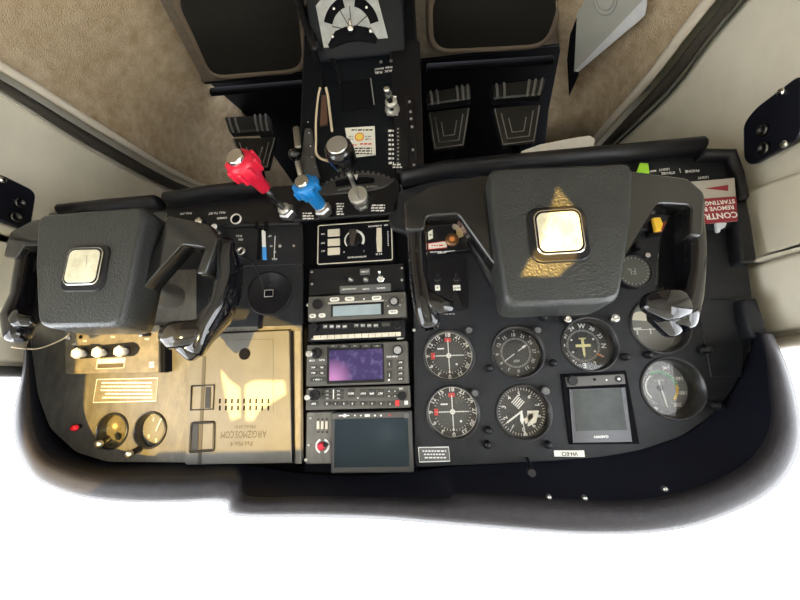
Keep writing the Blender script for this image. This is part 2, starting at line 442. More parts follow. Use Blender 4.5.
#lo = (min(p[0] for p in H1) - .01, min(p[1] for p in H1) - .01); hi = (max(p[0] for p in H1) + .01, max(p[1] for p in H1) + .01)
sheet('window_4', SUN_MASK, [D1, D2, D3], YB + .006, YB + .008, TINT)  # added unseen mask: dims the sun, cutouts shape the brighter patches

# carpeted kick panels below the white piping
def kick(side, X, rows, name):
    """rows of photo/3-D points from the floor line (first) up to the piping (last)"""
    b = MB(); b.loft(rows, close=False, caps=False)
    o = struct(b, name, CARPET, solid=.004); return o
def lerp(a, b_, t): return a + (b_ - a) * t
ZF = -ZO
def kick_rows(fl, tp, bulge, sgn, n=7):
    rows = []
    for a, c in zip(fl, tp):
        r = []
        for k in range(n):
            t = k / (n - 1); v = lerp(a, c, t)
            v = v + Vector((sgn, 0, -.3)) * bulge * math.sin(PI * t); r.append(v)
        rows.append(r)
    return rows
XE = None
fl = [V(.46, -1.3, ZF), V(.47, -.5, ZF), W(160, 0, Z=ZF), W(200, 75, Z=ZF), V(.555, .27, ZF), V(.54, .36, ZF)]
XT = .65
tp = [V(XT, -1.3, -.42), V(XT, -.5, -.45), W(0, 62, X=XT), W(100, 125, X=XT), W(180, 174, X=XT), W(207, 191, X=XT)]
fl[5] = W(243, 112, Y=.36); tp[5] = lerp(tp[5], W(224, 188, Y=.40), .5); fl[4] = lerp(fl[3], fl[5], .55)
fl.append(V(.50, .76, ZF)); tp.append(V(.60, .76, -.40))
kick('left', XL, kick_rows(fl, tp, .03, 1), 'wall_left_lower')
tp = tp[:-1]
b = MB(); b.tube(curve_pts([p + Vector((0, 0, .005)) for p in tp], 5), .0075, 10); struct(b, 'trim_6', TRIMW)
gap = [.004, .004, .006, .013, .014, .008]
def gapz(n): return [gap[min(int(i / 5), 5)] + (gap[min(int(i / 5) + 1, 5)] - gap[min(int(i / 5), 5)]) * (i % 5) / 5 for i in range(n)]
q_ = curve_pts([p + Vector((.035, 0, .008 + g_)) for p, g_ in zip(tp, gap)], 5)
b = MB(); b.tube(q_, .010, 8, rz=gapz(len(q_))); struct(b, 'trim_7', DARKG)  # dark tube stands in for the shaded gap behind the piping
b = MB(); b.tube(curve_pts([p + Vector((.045, 0, .010 + 2 * g_)) for p, g_ in zip(tp, gap)], 5), .0020, 6); struct(b, 'trim_8', TRIMW)
XT2 = -.45
tp2 = [V(XT2, -1.3, -.45), V(XT2, -.5, -.52), W(706, 0, X=XT2), W(650, 74, X=XT2), W(612, 118, X=XT2), W(585, 150, X=XT2)]
fl2 = [V(-.26, -1.3, ZF), V(-.27, -.5, ZF), W(555, 0, Z=ZF), W(561, 50, Z=ZF), W(549, 110, Y=.36), W(545, 150, Y=.42)]
kick('right', XR, kick_rows(fl2, tp2, .03, -1), 'wall_right_lower')
b = MB(); b.tube(curve_pts([p + Vector((0, 0, .005)) for p in tp2], 5), .009, 10); struct(b, 'trim_9', TRIMW)
q_ = curve_pts([p + Vector((-.03, 0, .009 + .8 * g_)) for p, g_ in zip(tp2, gap)], 5)
b = MB(); b.tube(q_, .010, 8, rz=[v * .85 for v in gapz(len(q_))]); struct(b, 'trim_10', DARKG)  # same painted gap shade on the other side
b = MB(); b.tube(curve_pts([p + Vector((-.04, 0, .014 + 1.6 * g_)) for p, g_ in zip(tp2, gap)], 5), .0022, 6); struct(b, 'trim_11', DARKG)

# heel plates let into the floor carpet, each with a carpet binding
def heel(ptspx, label):
    pts = [W(a, b_, Z=ZF + .004) for a, b_ in ptspx]
    r = thing('heel_plate', sum(pts, Vector()) / len(pts), label, 'floor mat', 'black heel plates')
    sp = smooth_poly([(p.x, p.y) for p in pts], .05, 6)
    b = MB(); M = Matrix.Translation((0, 0, 0.001)); b.prism(sp, 0, .004, ch=.001, M=M); b.build('pad', RUBBER, r, 'world')
    b = MB(); b.tube([(x, y, .004) for x, y in sp + [sp[0]]], .007, 8, rz=.004); b.build('binding', mat('taupe binding', (.17, .13, .095), .8, bump=.5), r, 'world')
heel([(168, -12), (194, 42), (210, 78), (306, 70), (300, -12)], 'black rubber heel plate on the carpet left of the console')
heel([(429, -12), (431, 52), (548, 46), (566, -12)], 'black rubber heel plate on the carpet right of the console')

# door latch plates
SNAPS = []
def latch(X, sgn, quad, snaps, label):
    c = W(quad[0][0], quad[0][1], X=X); r = thing('armrest_bracket', c, label, 'bracket')
    X2 = X - sgn * .013
    pts = [W(a, b_, X=X2) for a, b_ in quad]
    sp = smooth_poly([(p.y, p.z) for p in pts], .014, 5)
    M = Matrix(((0, 0, -sgn, X2), (1, 0, 0, 0), (0, 1, 0, 0), (0, 0, 0, 1)))
    b = MB(); b.prism(sp, 0, .008, ch=.002, M=M); b.build('plate', mat('blue black painted metal', (.008, .009, .016), .35), r, 'world')
    for (sx, sy, big) in snaps:
        v = W(sx, sy, X=X2 - sgn * .009)
        M = Matrix(((0, 0, -sgn, v.x), (1, 0, 0, v.y), (0, 1, 0, v.z), (0, 0, 0, 1)))
        b = MB()
        if big: b.lathe([(.009, 0), (.0085, .004), (.006, .0055), (.005, .002), (.0, .002)], seg=20, M=M)
        else: b.lathe([(.0055, 0), (.0045, .003), (0, .0035)], seg=16, M=M)
        b.build('socket' if big else 'screw', mat('dark chrome socket', (.10, .10, .10), .15, .9) if big else CHROME, r, 'world')
latch(XL, 1, [(-8, 172), (33, 192), (27, 228), (22, 230), (-16, 216)], [(19, 203, 1), (15, 217, 1), (2, 180, 0)], 'black bracket plate with two sockets on the left cream door')
latch(XR, -1, [(808, 72), (760, 108), (748, 124), (749, 160), (756, 165), (808, 138)], [(764, 130, 1), (765, 148, 1), (782, 92, 0), (785, 144, 0)], 'black bracket plate with two sockets on the right cream door')

# ------------------------------------------------------------------ instrument panel
ip = thing('instrument_panel', W(358, 330, Y=.01), 'wide black instrument panel filling the cabin from door to door', 'instrument panel')
G = dict(vor1=(449, 355, .0395), vor2=(453, 412.5, .0400), adf=(518, 352, .0400), dg=(590, 344, .0415), alt=(524, 412.5, .0400),
         ai=(660, 325, .0430), asi=(673, 388, .0445), sg1=(112, 431, .0285), sg2=(150, 430, .0285), tach=(640, 272, .028), key=(452, 240, .010))
def gh(k): x, y = pp(G[k][0], G[k][1]); return circ(x, y, G[k][2])
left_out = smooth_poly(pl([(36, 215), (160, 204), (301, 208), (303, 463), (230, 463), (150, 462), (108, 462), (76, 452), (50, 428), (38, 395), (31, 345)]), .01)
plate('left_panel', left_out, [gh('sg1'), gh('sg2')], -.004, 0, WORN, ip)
plate('radio_recess', [pp(*p) for p in [(299, 205), (414, 198), (417, 474), (301, 474)]], [], -.016, -.012, MATTE, ip)
right_out = smooth_poly(pl([(413, 228), (600, 200), (738, 190), (752, 300), (751, 345), (735, 385), (715, 412), (682, 436), (640, 450), (600, 457), (545, 461), (415, 467)]), .01)
plate('right_panel', right_out, [gh(k) for k in ('vor1', 'vor2', 'adf', 'dg', 'alt', 'ai', 'asi')], -.004, 0, PANEL, ip)
b = MB(); b.prism(smooth_poly(pl([(33, 200), (300, 200), (745, 180), (757, 300), (752, 350), (745, 390), (720, 420), (690, 446), (640, 462), (600, 470), (415, 484), (300, 484), (230, 472), (108, 470), (70, 460), (44, 432), (32, 400), (25, 345)]), .01), -.045, -.040)
b.build('backing', MATTE, ip)  # dark sheet added to stop light showing through behind the panel
# lower sub panels
b = MB(); b.prism(smooth_poly(pl([(163, 222), (302, 216), (303, 264), (165, 270)], .003), .004), 0, .003, ch=.001); b.build('switch_panel', PANEL, ip)
b = MB(); b.prism(smooth_poly(pl([(196, 267), (303, 264), (303, 325), (196, 328)], .002), .004), 0, .002, ch=.001); b.build('switch_panel', PANEL, ip)
b = MB(); b.prism(smooth_poly(pl([(166, 205), (262, 193), (270, 197), (280, 214), (300, 218), (300, 224), (166, 228)], .010), .006), 0, .010, ch=.002); b.build('lower_trim', BLACK, ip)
b = MB(); b.prism(smooth_poly(pl([(262, 192), (272, 186), (300, 184), (396, 178), (401, 186), (398, 211), (388, 214), (292, 221), (284, 215)], .012), .006), -.004, .012, ch=.002); b.build('control_shelf', BLACK, ip)
b = MB(); b.prism(smooth_poly(pl([(388, 216), (399, 190), (440, 178), (600, 160), (722, 152), (734, 158), (742, 226), (600, 232), (416, 236), (390, 228)], .012), .008), 0, .012, ch=.003); b.build('lower_trim', PANEL, ip)
b = MB(); b.prism(smooth_poly(pl([(697, 300), (740, 299), (743, 340), (742, 377), (711, 377)], .002), .003), 0, .0025, ch=.0008); b.build('cover_plate', PANEL, ip)
b = MB(); b.prism(smooth_poly(pl([(429, 259), (467, 257), (468, 309), (430, 311)], .003), .003), 0, .0035, ch=.0008); b.build('switch_panel', BLACK, ip)
b = MB(); b.prism(smooth_poly(pl([(420, 230), (470, 225), (472, 252), (420, 256)], .003), .003), 0, .0135, ch=.0008); b.build('switch_panel', BLACK, ip)
# padded lips along the bottom edge (top in the photo)
def lip(pts, h, r, rz, name, m, par):
    b = MB(); q = [(*pp(a, c, h), h) for a, c in pts]; b.tube(q, r, 12, rz=rz, up=(0, 0, 1)); return b.build(name, m, par)
lip([(66, 212), (110, 207), (158, 203)], .02, .012, .02, 'padded_edge', BLACK, ip)
lip([(170, 200), (215, 193), (262, 188)], .02, .011, .02, 'padded_edge', BLACK, ip)
lip([(404, 178), (445, 170), (520, 163), (620, 154), (698, 147)], .025, .013, .02, 'padded_edge', BLACK, ip)
lip([(700, 156), (728, 156), (735, 178), (739, 200)], .02, .008, .015, 'padded_edge', BLACK, ip)
def pad(pts, h0, h1, r, name, m, par, ch=.004):
    b = MB(); b.prism(smooth_poly(pl(pts, h1), r), h0, h1, ch=ch, smooth=True); return b.build(name, m, par)
pad([(733, 196), (746, 193), (752, 220), (758, 261), (742, 263), (738, 230)], .0, .022, .006, 'side_pad', PANEL, ip)
pad([(744, 299), (757, 297), (764, 318), (769, 337), (753, 338), (748, 322)], .0, .022, .006, 'side_pad', PANEL, ip)

# ------------------------------------------------------------------ glareshield
gs = thing('glareshield', W(420, 505, Y=-.05), 'thick padded dark vinyl glareshield curving over the whole panel below the white sky', 'glareshield')
tri = [((752, 332), (760, 333), (770, 334)), ((751, 343), (763, 345), (775, 345)), ((749, 354), (766, 357), (781, 357)), ((741, 372), (768, 382), (790, 382)), ((730, 395), (771, 410), (797, 415)),
       ((712, 413), (767, 435), (797, 444)), ((690, 432), (752, 457), (784, 474)), ((655, 446), (728, 474), (757, 498)), ((625, 453), (695, 488), (715, 517)),
       ((598, 457), (652, 498), (680, 527)), ((560, 461), (605, 501), (640, 532)), ((520, 463), (555, 498), (592, 533)), ((480, 465), (505, 495), (548, 531)), ((446, 467), (458, 493), (500, 527)),
       ((425, 470), (444, 499), (440, 522)), ((380, 475), (380, 497), (380, 517)), ((310, 474), (310, 496), (310, 515)), ((250, 466), (248, 496), (236, 514)),
       ((232, 463), (236, 475), (225, 500)), ((190, 463), (190, 476), (180, 501)), ((150, 463), (140, 476), (135, 501)), ((108, 462), (100, 474), (90, 497)), ((76, 453), (64, 464), (55, 487)), ((52, 432), (43, 450), (32, 472)),
       ((40, 402), (33, 425), (17, 440)), ((34, 365), (30, 392), (16, 408)), ((31, 340), (28, 362), (24, 372)), ((33, 330), (27, 345), (26, 350))]
def lp(a, c, t): return (a[0] + (c[0] - a[0]) * t, a[1] + (c[1] - a[1]) * t)
rings = []; pins = []; 
for p0, p1, p2 in tri:
    q = [W(*p0, Y=.006), W(*lp(p0, p1, .35), Y=-.012), W(*p1, Y=-.062), W(*lp(p1, p2, .12), Y=-.075), W(*lp(p1, p2, .4), Y=-.083), W(*lp(p1, p2, .75), Y=-.083), W(*lp(p1, p2, .94), Y=-.078), W(*p2, Y=-.066)]
    o = q[-1]; ctr = Vector((.11, 0, ZO - .1)); r = (Vector((o.x, 0, o.z)) - Vector((ctr.x, 0, ctr.z))).normalized() * .004
    e_ = W(*p2, Y=.03)
    q += [W(*p2, Y=-.04) + r * .8, e_ + r, e_ + r + Vector((0, .09, 0)), e_ + Vector((0, .33, -.0)), e_ + Vector((0, .66, -.02))]
    rings.append(q)
def dens(rows, k=4):
    cols = list(zip(*rows)); cols = [curve_pts(c, k) for c in cols]; return [list(r) for r in zip(*cols)]
under = [r[:3] for r in rings]; face = [r[2:] for r in rings]
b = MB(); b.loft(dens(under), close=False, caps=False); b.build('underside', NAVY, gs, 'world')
b = MB(); b.loft(dens(face), close=False, caps=False); b.build('padded_lip', PADM, gs, 'world', solid=0)
for px, py in ((665, 489), (585, 498), (549, 497)):
    b = MB(); x, z = pp(px, py, .072); b.lathe([(.003, .069), (.0025, .074), (0, .075)], x, z, 12); b.build('screw', STEEL, gs)
b = MB(); b.tube([(*pp(531, 461, .02), .0), (*pp(531, 470, .03), .03)], .0018, 8); b.cyl(*pp(531, 472, .03), .005, .026, .036, 0, 16); b.build('post_lamp', BLACK, gs)

# ------------------------------------------------------------------ round instruments
RAD = math.radians
def gauge(key, label, cat, depth=.020, name=None, group=None, face=None, k=.90, bez=.0035, proud=.003):
    """recessed dial: bezel ring, well, face; returns root, centre and usable face radius"""
    px, py, r = G[key]; x, y = pp(px, py)
    g = thing(name, Vector((x, 0, y)), label, cat, group)
    g['_o'] = (x, 0, y)
    b = MB(); rf = r * k
    b.lathe([(r - .0004, -.003), (r - .0004, proud * .6), (r - bez * .4, proud), (r - bez, proud * .8), (rf + .0006, -depth * .55), (rf, -depth - .002), (rf - .0001, -depth - .004)], x, y, 56, cap=False)
    b.build('bezel', mat('black gauge rim', (.015, .015, .016), .3), g)
    b = MB(); b.cyl(x, y, rf + .0005, -depth - .004, -depth, 0, 48); b.build('dial', face or DIALB, g)
    return g, x, y, rf, -depth + .0003
def polar(x, y, r, deg): return (x + r * math.sin(RAD(deg)), y + r * math.cos(RAD(deg)))   # clockwise from the top
def tick(b, x, y, r0, r1, deg, w, z, mi=0):
    M = Matrix.Translation((x, y, 0)) @ Matrix.Rotation(-RAD(deg), 4, 'Z'); b.box(-w / 2, r0, z, w / 2, r1, z + .0003, mi, M)
def arc(b, x, y, r0, r1, a0, a1, z, mi=0, n=24):
    vs = []; fs = []
    for i in range(n + 1):
        a = a0 + (a1 - a0) * i / n; vs += [(*polar(x, y, r0, a), z), (*polar(x, y, r1, a), z)]
        if i: q = 2 * i; fs.append((q - 2, q - 1, q + 1, q))
    b.add(vs, fs, mi)
def hand(b, x, y, deg, L, w, z, tail=.2, mi=0, pts=None):
    M = Matrix.Translation((x, y, 0)) @ Matrix.Rotation(-RAD(deg), 4, 'Z')
    pts = pts or [(-w / 2, -L * tail), (w / 2, -L * tail), (w / 2, L * .85), (0, L), (-w / 2, L * .85)]
    b.prism(pts, z, z + .0008, mi, M=M)
def glass(g, x, y, r, z, name='cover_glass'):
    b = MB(); b.cyl(x, y, r, z, z + .0006, 0, 40); b.build(name, COVER, g)
def knob(g, px, py, h0, h1, r, m, name='knob', top=None, flutes=0, label=None):
    """knob whose face is seen at px,py; stands on the panel"""
    x, y = pp(px, py, h1); b = MB()
    b.lathe([(r * .8, h0), (r * .85, (h0 + h1) / 2), (r, (h0 + h1) / 2 + .0005), (r, h1 - .001), (r * .9, h1)], x, y, 20)
    if flutes:
        for i in range(flutes): b.cyl(*polar(x, y, r, 360 * i / flutes), r * .14, (h0 + h1) / 2, h1 - .0008, 0, 8)
    o = b.build(name, m, g)
    if label: o['label'] = label
    if top:
        b = MB(); b.lathe([(r * .75, h1), (r * .7, h1 + .0006), (r * .35, h1 + .0006), (r * .3, h1 + .0002)], x, y, 18); b.build('knob_cap', top, o)
    return o

def vor(key, label, kp):
    g, x, y, r, z = gauge(key, label, 'gauge', .014, 'course_deviation_indicator')
    b = MB(); b.lathe([(r * .70, z), (r * .70, z - .004 + .0045)], x, y, 40); b.cyl(x, y, r * .67, z, z + .0004, 0, 40); b.build('card', mat('charcoal dial card', (.03, .034, .033), .5), g)
    b = MB()
    for i in range(12): b.text(str(i * 3), *polar(x, y, r * .90, i * 30), r * .26, z + .0004, -RAD(i * 30), bold=True)
    b.build('numerals', WHITE, g)
    b = MB()
    for i in range(36): tick(b, x, y, r * (.71 if i % 3 else .70), r * .775, i * 10 + 5 * 0, .0007, z)
    arc(b, x, y, r * .985, r, 0, 360, z, n=60)
    b.build('tick_marks', WHITE, g)
    b = MB(); arc(b, x, y, r * .05, r * .11, 0, 360, z + .0012)
    for k in range(1, 6):
        for a in (0, 90, 180, 270):
            q = polar(x, y, r * (.12 + .105 * k), a); b.cyl(q[0], q[1], r * .028, z + .0005, z + .0009, 0, 10)
    b.build('deviation_dots', WHITE, g)
    b = MB(); hand(b, x, y, 0, r * .66, r * .035, z + .0012, 1.0); b.build('needle', WHITE, g)
    b = MB(); hand(b, x, y, 90, r * .60, r * .035, z + .0008, 1.0); b.build('needle', WHITE, g)
    b = MB(); hand(b, x, y, 0, r * .80, r * .1, z + .001, 0, pts=[(0, r * .62), (r * .06, r * .74), (-r * .06, r * .74)]); b.build('index_mark', WHITE, g)
    b = MB()
    for cx, cy in ((polar(x, y, r * .68, 180)), (polar(x, y, r * .68, 90))):
        s_ = (r * .14, r * .085) if abs(cx - x) < 1e-4 else (r * .085, r * .14)
        b.box(cx - s_[0], cy - s_[1], z + .0004, cx + s_[0], cy + s_[1], z + .0009)
    b.build('warning_flag', REDM, g)
    b = MB(); b.box(x + r * .18, y - r * .34, z + .0005, x + r * .48, y - r * .28, z + .0009); b.cyl(*polar(x, y, r * .5, -40), r * .05, z + .0005, z + .0012, 0, 12); b.build('placard', WHITE, g)
    knob(g, kp[0], kp[1], -.001, .010, .0062, BLACK, 'course_knob', GREYM)
    glass(g, x, y, r, -.006)
vor('vor1', 'upper red flagged course dial left of the dial with the diagonal needle', (469, 330))
vor('vor2', 'lower red flagged course dial, nearest to the tablet screen', (475, 393))

g, x, y, r, z = gauge('adf', 'round direction dial with one long diagonal white needle', 'gauge', .016, 'direction_finder_dial')
b = MB()
for i in range(12): b.text(str(i * 3), *polar(x, y, r * .76, i * 30 - 3), r * .20, z + .0003, -RAD(i * 30 - 3))
b.build('numerals', WHITE, g)
b = MB()
for i in range(72): tick(b, x, y, r * .56, r * .64, i * 5 - 3, .0006, z)
for i in range(8):
    M = Matrix.Translation((x, y, 0)) @ Matrix.Rotation(-RAD(i * 45), 4, 'Z'); b.prism([(0, r * .88), (r * .045, r * .96), (-r * .045, r * .96)], z, z + .0003, 0, M=M)
b.build('tick_marks', mat('soft grey marking', (.5, .5, .48), .5), g)
b = MB(); hand(b, x, y, 56, r * .64, r * .035, z + .001, -.14)
hand(b, x, y, 236, r * .60, r * .035, z + .001, -.2); hand(b, x, y, 236, r * .56, r * .09, z + .0012, -.62); b.build('needle', WHITE, g)
b = MB(); b.text('ADF', x, y + r * .34, r * .14, z + .0004); b.build('lettering', WHITE, g)
knob(g, 538, 330, -.001, .012, .0062, BLACK, 'heading_knob', GREYM); glass(g, x, y, r, -.006)

g, x, y, r, z = gauge('dg', 'round compass dial with small yellow aircraft pointer and orange bug', 'gauge', .026, 'heading_indicator')
b = MB(); off = 87
for i in range(12):
    s_ = {0: 'N', 3: 'E', 6: 'S', 9: 'W'}.get(i, str(i * 3)); a = i * 30 - off
    b.text(s_, *polar(x, y, r * .80, a), r * (.27 if s_.isalpha() else .22), z + .0003, -RAD(a), bold=True)
b.build('numerals', WHITE, g)
b = MB()
for i in range(72): tick(b, x, y, r * .58, r * (.68 if i % 2 else .66), i * 5, .0006, z)
b.build('tick_marks', mat('soft grey marking', (.5, .5, .48), .5), g)
b = MB(); b.prism([(x - .002, y - .012), (x + .002, y - .012), (x + .0015, y + .014), (x, y + .018), (x - .0015, y + .014)], z, z + .001); b.box(x - .011, y - .002, z, x + .011, y + .002, z + .001); b.box(x - .005, y - .012, z, x + .005, y - .010, z + .001)
b.build('aircraft_pointer', mat('pale yellow pointer', (.80, .74, .35), .4), g)
b = MB(); hand(b, x, y, -55, r * .9, r * .05, z + .0006, -.68); b.build('heading_bug', ORNG, g)
b = MB()
for a in (60, 120, 240, 300): b.cyl(*polar(x, y, r * .5, a), r * .045, z, z + .0004, 0, 10)
b.build('dots', WHITE, g)
knob(g, 568, 319, -.001, .014, .0068, BLACK, 'adjuster_knob', CHROME); knob(g, 616, 318, -.001, .014, .0062, STEEL, 'adjuster_knob', CHROME, label='bright metal adjuster knob')
glass(g, x, y, r, -.008)

g, x, y, r, z = gauge('alt', 'altimeter dial with black and white hatched flag and two white hands', 'gauge', .018, 'altimeter')
b = MB()
for i in range(10): b.text(str(i), *polar(x, y, r * .70, i * 36 - 2), r * .24, z + .0003, -RAD(i * 36) if i in (0,) else -RAD(i * 36), bold=True)
b.build('numerals', WHITE, g)
b = MB()
for i in range(50): tick(b, x, y, r * (.86 if i % 5 else .82), r * .95, i * 7.2 - 2, .0008, z)
b.build('tick_marks', WHITE, g)
b = MB()
for i in range(5):
    M = Matrix.Translation((x + r * .10, y - r * .38, 0)) @ Matrix.Rotation(RAD(-45), 4, 'Z'); b.box(-r * .2 + i * r * .085, -r * .2, z, -r * .2 + i * r * .085 + r * .045, r * .2, z + .0004, 0, M)
b.build('hatched_flag', WHITE, g)
b = MB(); hand(b, x, y, 56, r * .84, r * .07, z + .0016, .05); b.build('long_hand', WHITE, g)
b = MB(); hand(b, x, y, 2, r * .52, r * .1, z + .001, 0, pts=[(-r * .03, 0), (r * .03, 0), (r * .08, r * .35), (0, r * .52), (-r * .08, r * .35)]); b.build('short_hand', WHITE, g)
b = MB(); hand(b, x, y, -4, r * .95, r * .05, z + .0006, 0, pts=[(-r * .012, 0), (r * .012, 0), (r * .012, r * .75), (r * .09, r * .95), (-r * .09, r * .95), (-r * .012, r * .75)]); b.build('thin_hand', WHITE, g)
b = MB(); arc(b, x, y, r * .3, r * .5, -78, -14, z + .0002, n=12); b.prism([(x - r * .72, y - r * .02), (x - r * .25, y - r * .02), (x - r * .2, y + r * .6), (x - r * .55, y + r * .45)], z, z + .0002)
b.build('reflection_patch', CREAM, g)  # cream patch painted as a reflection in the dial glass
knob(g, 546, 391, -.001, .014, .0072, BLACK, 'pressure_knob', GREYM); glass(g, x, y, r, -.006)

g, x, y, r, z = gauge('ai', 'grey faced horizon gauge half hidden behind the right grip of the pilot yoke', 'gauge', .028, 'attitude_indicator', face=DIALG)
b = MB(); b.prism([(x + r * .75, y - r * .02), (x + r * .3, y - r * .02), (x + r * .3, y + r * .06), (x + r * .85, y + r * .06)], z, z + .0006)
b.box(x - r * .5, y + .002, z, x + r * .7, y + .0032, z + .0006); b.box(x + r * .45, y + .001, z, x + r * .50, y + .010, z + .0006); b.box(x - r * .05, y + .001, z, x, y + .010, z + .0006)
b.build('horizon_bar', WHITE, g)
b = MB(); vs = circ(x + r * .25, y - r * .25, r * .42, 28)[14:]; b.prism(vs, z, z + .0004); b.build('sky_half', CREAM, g)
b = MB()
for a in (-60, -45, -30, 0, 30, 45, 60): tick(b, x, y, r * .86, r * .97, a + 180, .001, z)
b.build('tick_marks', WHITE, g); glass(g, x, y, r, -.008)

g, x, y, r, z = gauge('asi', 'airspeed dial with coloured arcs near the right end of the panel', 'gauge', .030, 'airspeed_indicator', face=DIALG, k=.86)
b = MB()
for s_, a in (('40', 22), ('60', 62), ('80', 95), ('100', 128), ('120', 160), ('140', 205), ('160', 247), ('180', 285), ('200', 322)):
    b.text(s_, *polar(x, y, r * .83, a), r * .19, z + .0004, 0, bold=True)
b.build('numerals', WHITE, g)
b = MB()
for i in range(34): tick(b, x, y, r * .60, r * (.70 if i % 2 else .66), 22 + i * 9.3, .0008, z)
b.build('tick_marks', WHITE, g)
b = MB(); arc(b, x, y, r * .50, r * .56, 45, 150, z + .0003); o = b.build('speed_arc', WHITE, g)
b = MB(); arc(b, x, y, r * .57, r * .62, 150, 262, z + .0003); b.build('speed_arc', GRNM, g)['label'] = 'green speed arc'
b = MB(); arc(b, x, y, r * .57, r * .66, 262, 318, z + .0003); b.build('speed_arc', YELM, g)['label'] = 'yellow speed arc'
b = MB(); hand(b, x, y, -8, r * .8, r * .07, z + .0012, .35); b.build('needle', WHITE, g)
b = MB(); b.cyl(x, y, r * .11, z, z + .002, 0, 16); b.build('hub', BLACK, g)
b = MB(); b.text('KNOTS', x, y - r * .28, r * .12, z + .0004); b.build('lettering', WHITE, g)
glass(g, x, y, r, -.010)

for key, lab, kp in (('sg1', 'small blank gold reflecting gauge near the red lamp', (99, 444)), ('sg2', 'small pressure gauge with white figures beside the tablet dock', (129, 454))):
    g, x, y, r, z = gauge(key, lab, 'gauge', .016, 'small_gauge', face=SILV if key == 'sg1' else DIALG, k=.92)
    if key == 'sg2':
        b = MB()
        for s_, a in (('3', 250), ('4', 300), ('5', 0), ('6', 50), ('2', 200), ('1', 150)): b.text(s_, *polar(x, y, r * .66, a), r * .3, z + .0004, bold=True)
        b.build('numerals', WHITE, g)
        b = MB()
        for i in range(30): tick(b, x, y, r * .86, r * .95, i * 10 + 150, .0005, z)
        b.build('tick_marks', WHITE, g)
        b = MB(); hand(b, x, y, 200, r * .7, r * .07, z + .0008, .2); b.build('needle', WHITE, g)
    b = MB(); x2, y2 = pp(kp[0], kp[1], .018); xa, ya = pp(kp[0] + (9 if key == 'sg1' else 12), kp[1] - 6, 0)
    b.tube([(xa, ya, .001), (x2, y2, .017)], .0045, 12); b.build('post_lamp', BLACK, g)
    b = MB(); b.lathe([(.0058, .016), (.0058, .020), (.003, .022), (.0, .022)], x2, y2, 16); b.build('lamp_cap', STEEL, g)

# small surface gauges behind the yoke
def flat_gauge(px, py, r, label, name):
    x, y = pp(px, py, .012); g = thing(name, Vector((x, -.012, y)), label, 'gauge')
    b = MB(); b.lathe([(r, 0), (r, .013), (r * .93, .015), (r * .90, .0135), (r * .9, .011)], x, y, 36, cap=False); b.build('bezel', BLACK, g)
    b = MB(); b.cyl(x, y, r * .905, .002, .0115, 0, 36); b.build('dial', mat('dark olive dial', (.05, .052, .045), .45), g)
    return g, x, y, r
g, x, y, r = flat_gauge(634, 271, .026, 'small dark round gauge peeping out behind the pilot yoke hub', 'engine_gauge')
b = MB()
for i in range(24): tick(b, x, y, r * .72, r * .84, i * 15, .0008, .0117)
b.text('FL', x + r * .1, y, r * .5, .0118, 0); b.build('markings', DIM, g)

# panel post lights and blanking caps
def post_light(px, py, r=.0055, m=BLACK, h=.012):
    b = MB(); x0, y0 = pp(px, py, 0); 
    b.lathe([(r, .0), (r, h * .6), (r * .8, h * .65), (r * .8, h), (r * .6, h + .0012), (0, h + .0014)], x0, y0, 16)
    return b.build('post_light', m, ip)
for px, py in ((489, 368), (552, 363), (487, 444), (488, 430), (547, 444), (624, 357), (647, 355), (543, 318)): post_light(px, py)
for px, py in ((701, 350), (712, 405)): post_light(px, py, .0062, BLACK, .016)
b = MB(); 
for px, py in ((308, 305), (306, 460), (414, 330), (419, 232), (280, 246), (168, 214), (64, 285), (170, 330)): screw(b, px, py, hb=.0035)
b.build('screws', STEEL, ip, 'panel')

# red lamp
g = pthing('indicator_lamp', 76, 428, 'small red indicator lamp on the lit left end of the panel', 'lamp')
b = MB(); b.tube([(*pp(80, 426), .0), (*pp(74, 428, .012), .011)], .0042, 14); b.build('body', BLACK, g)
b = MB(); x, y = pp(74, 428, .013); b.lathe([(.0045, .009), (.0045, .014), (.003, .017), (0, .0175)], x, y, 16); b.build('lens', mat('red lens', (.75, .02, .03), .25, emit=(.9, .02, .02, .15)), g)

# ------------------------------------------------------------------ radio stack
def unit(name, rect, h0, h1, label, cat, m=RADIO, rad=.0015, ch=.0012):
    x0, y0, x1, y1 = prect(*rect, h1)
    g = thing(name, Vector(((x0 + x1) / 2, -h0, (y0 + y1) / 2)), label, cat)
    b = MB(); b.prism(rr(x0, y0, x1, y1, rad), h0, h1, ch=ch); b.build('face', m, g)
    return g
def key_(g, px0, py0, px1, py1, h, m=KEYM, name='button', r=.0008, hh_=.0022, txt=None, par=None, ts=.5, label=None, tm=None):
    x0, y0, x1, y1 = prect(px0, py0, px1, py1, h); r = min(r, abs(x1 - x0) * .45, abs(y1 - y0) * .45)
    b = MB(); b.prism(rr(x0, y0, x1, y1, r), h - .001, h + hh_, ch=.0005); o = b.build(name, m, g)
    if label: o['label'] = label
    if txt:
        b = MB(); b.text(txt, (x0 + x1) / 2, (y0 + y1) / 2, abs(y1 - y0) * ts, h + hh_ + .0002, bold=True); b.build('legend', tm or WHITE, o)
    return o
def txt(g, lines, h, m=WHITE, name='lettering', bold=True):
    """lines: (text, px, py, size in px[, rot deg])"""
    b = MB()
    for L in lines:
        x, y = pp(L[1], L[2], h); b.text(L[0], x, y, L[3] * .00158, h + .0003, RAD(L[4]) if len(L) > 4 else 0, bold=bold)
    return b.build(name, m, g)
def bars(g, rects, h, m, name='lettering'):
    b = MB()
    for q in rects: x0, y0, x1, y1 = prect(*q, h); b.box(x0, y0, h, x1, y1, h + .0003)
    return b.build(name, m, g)

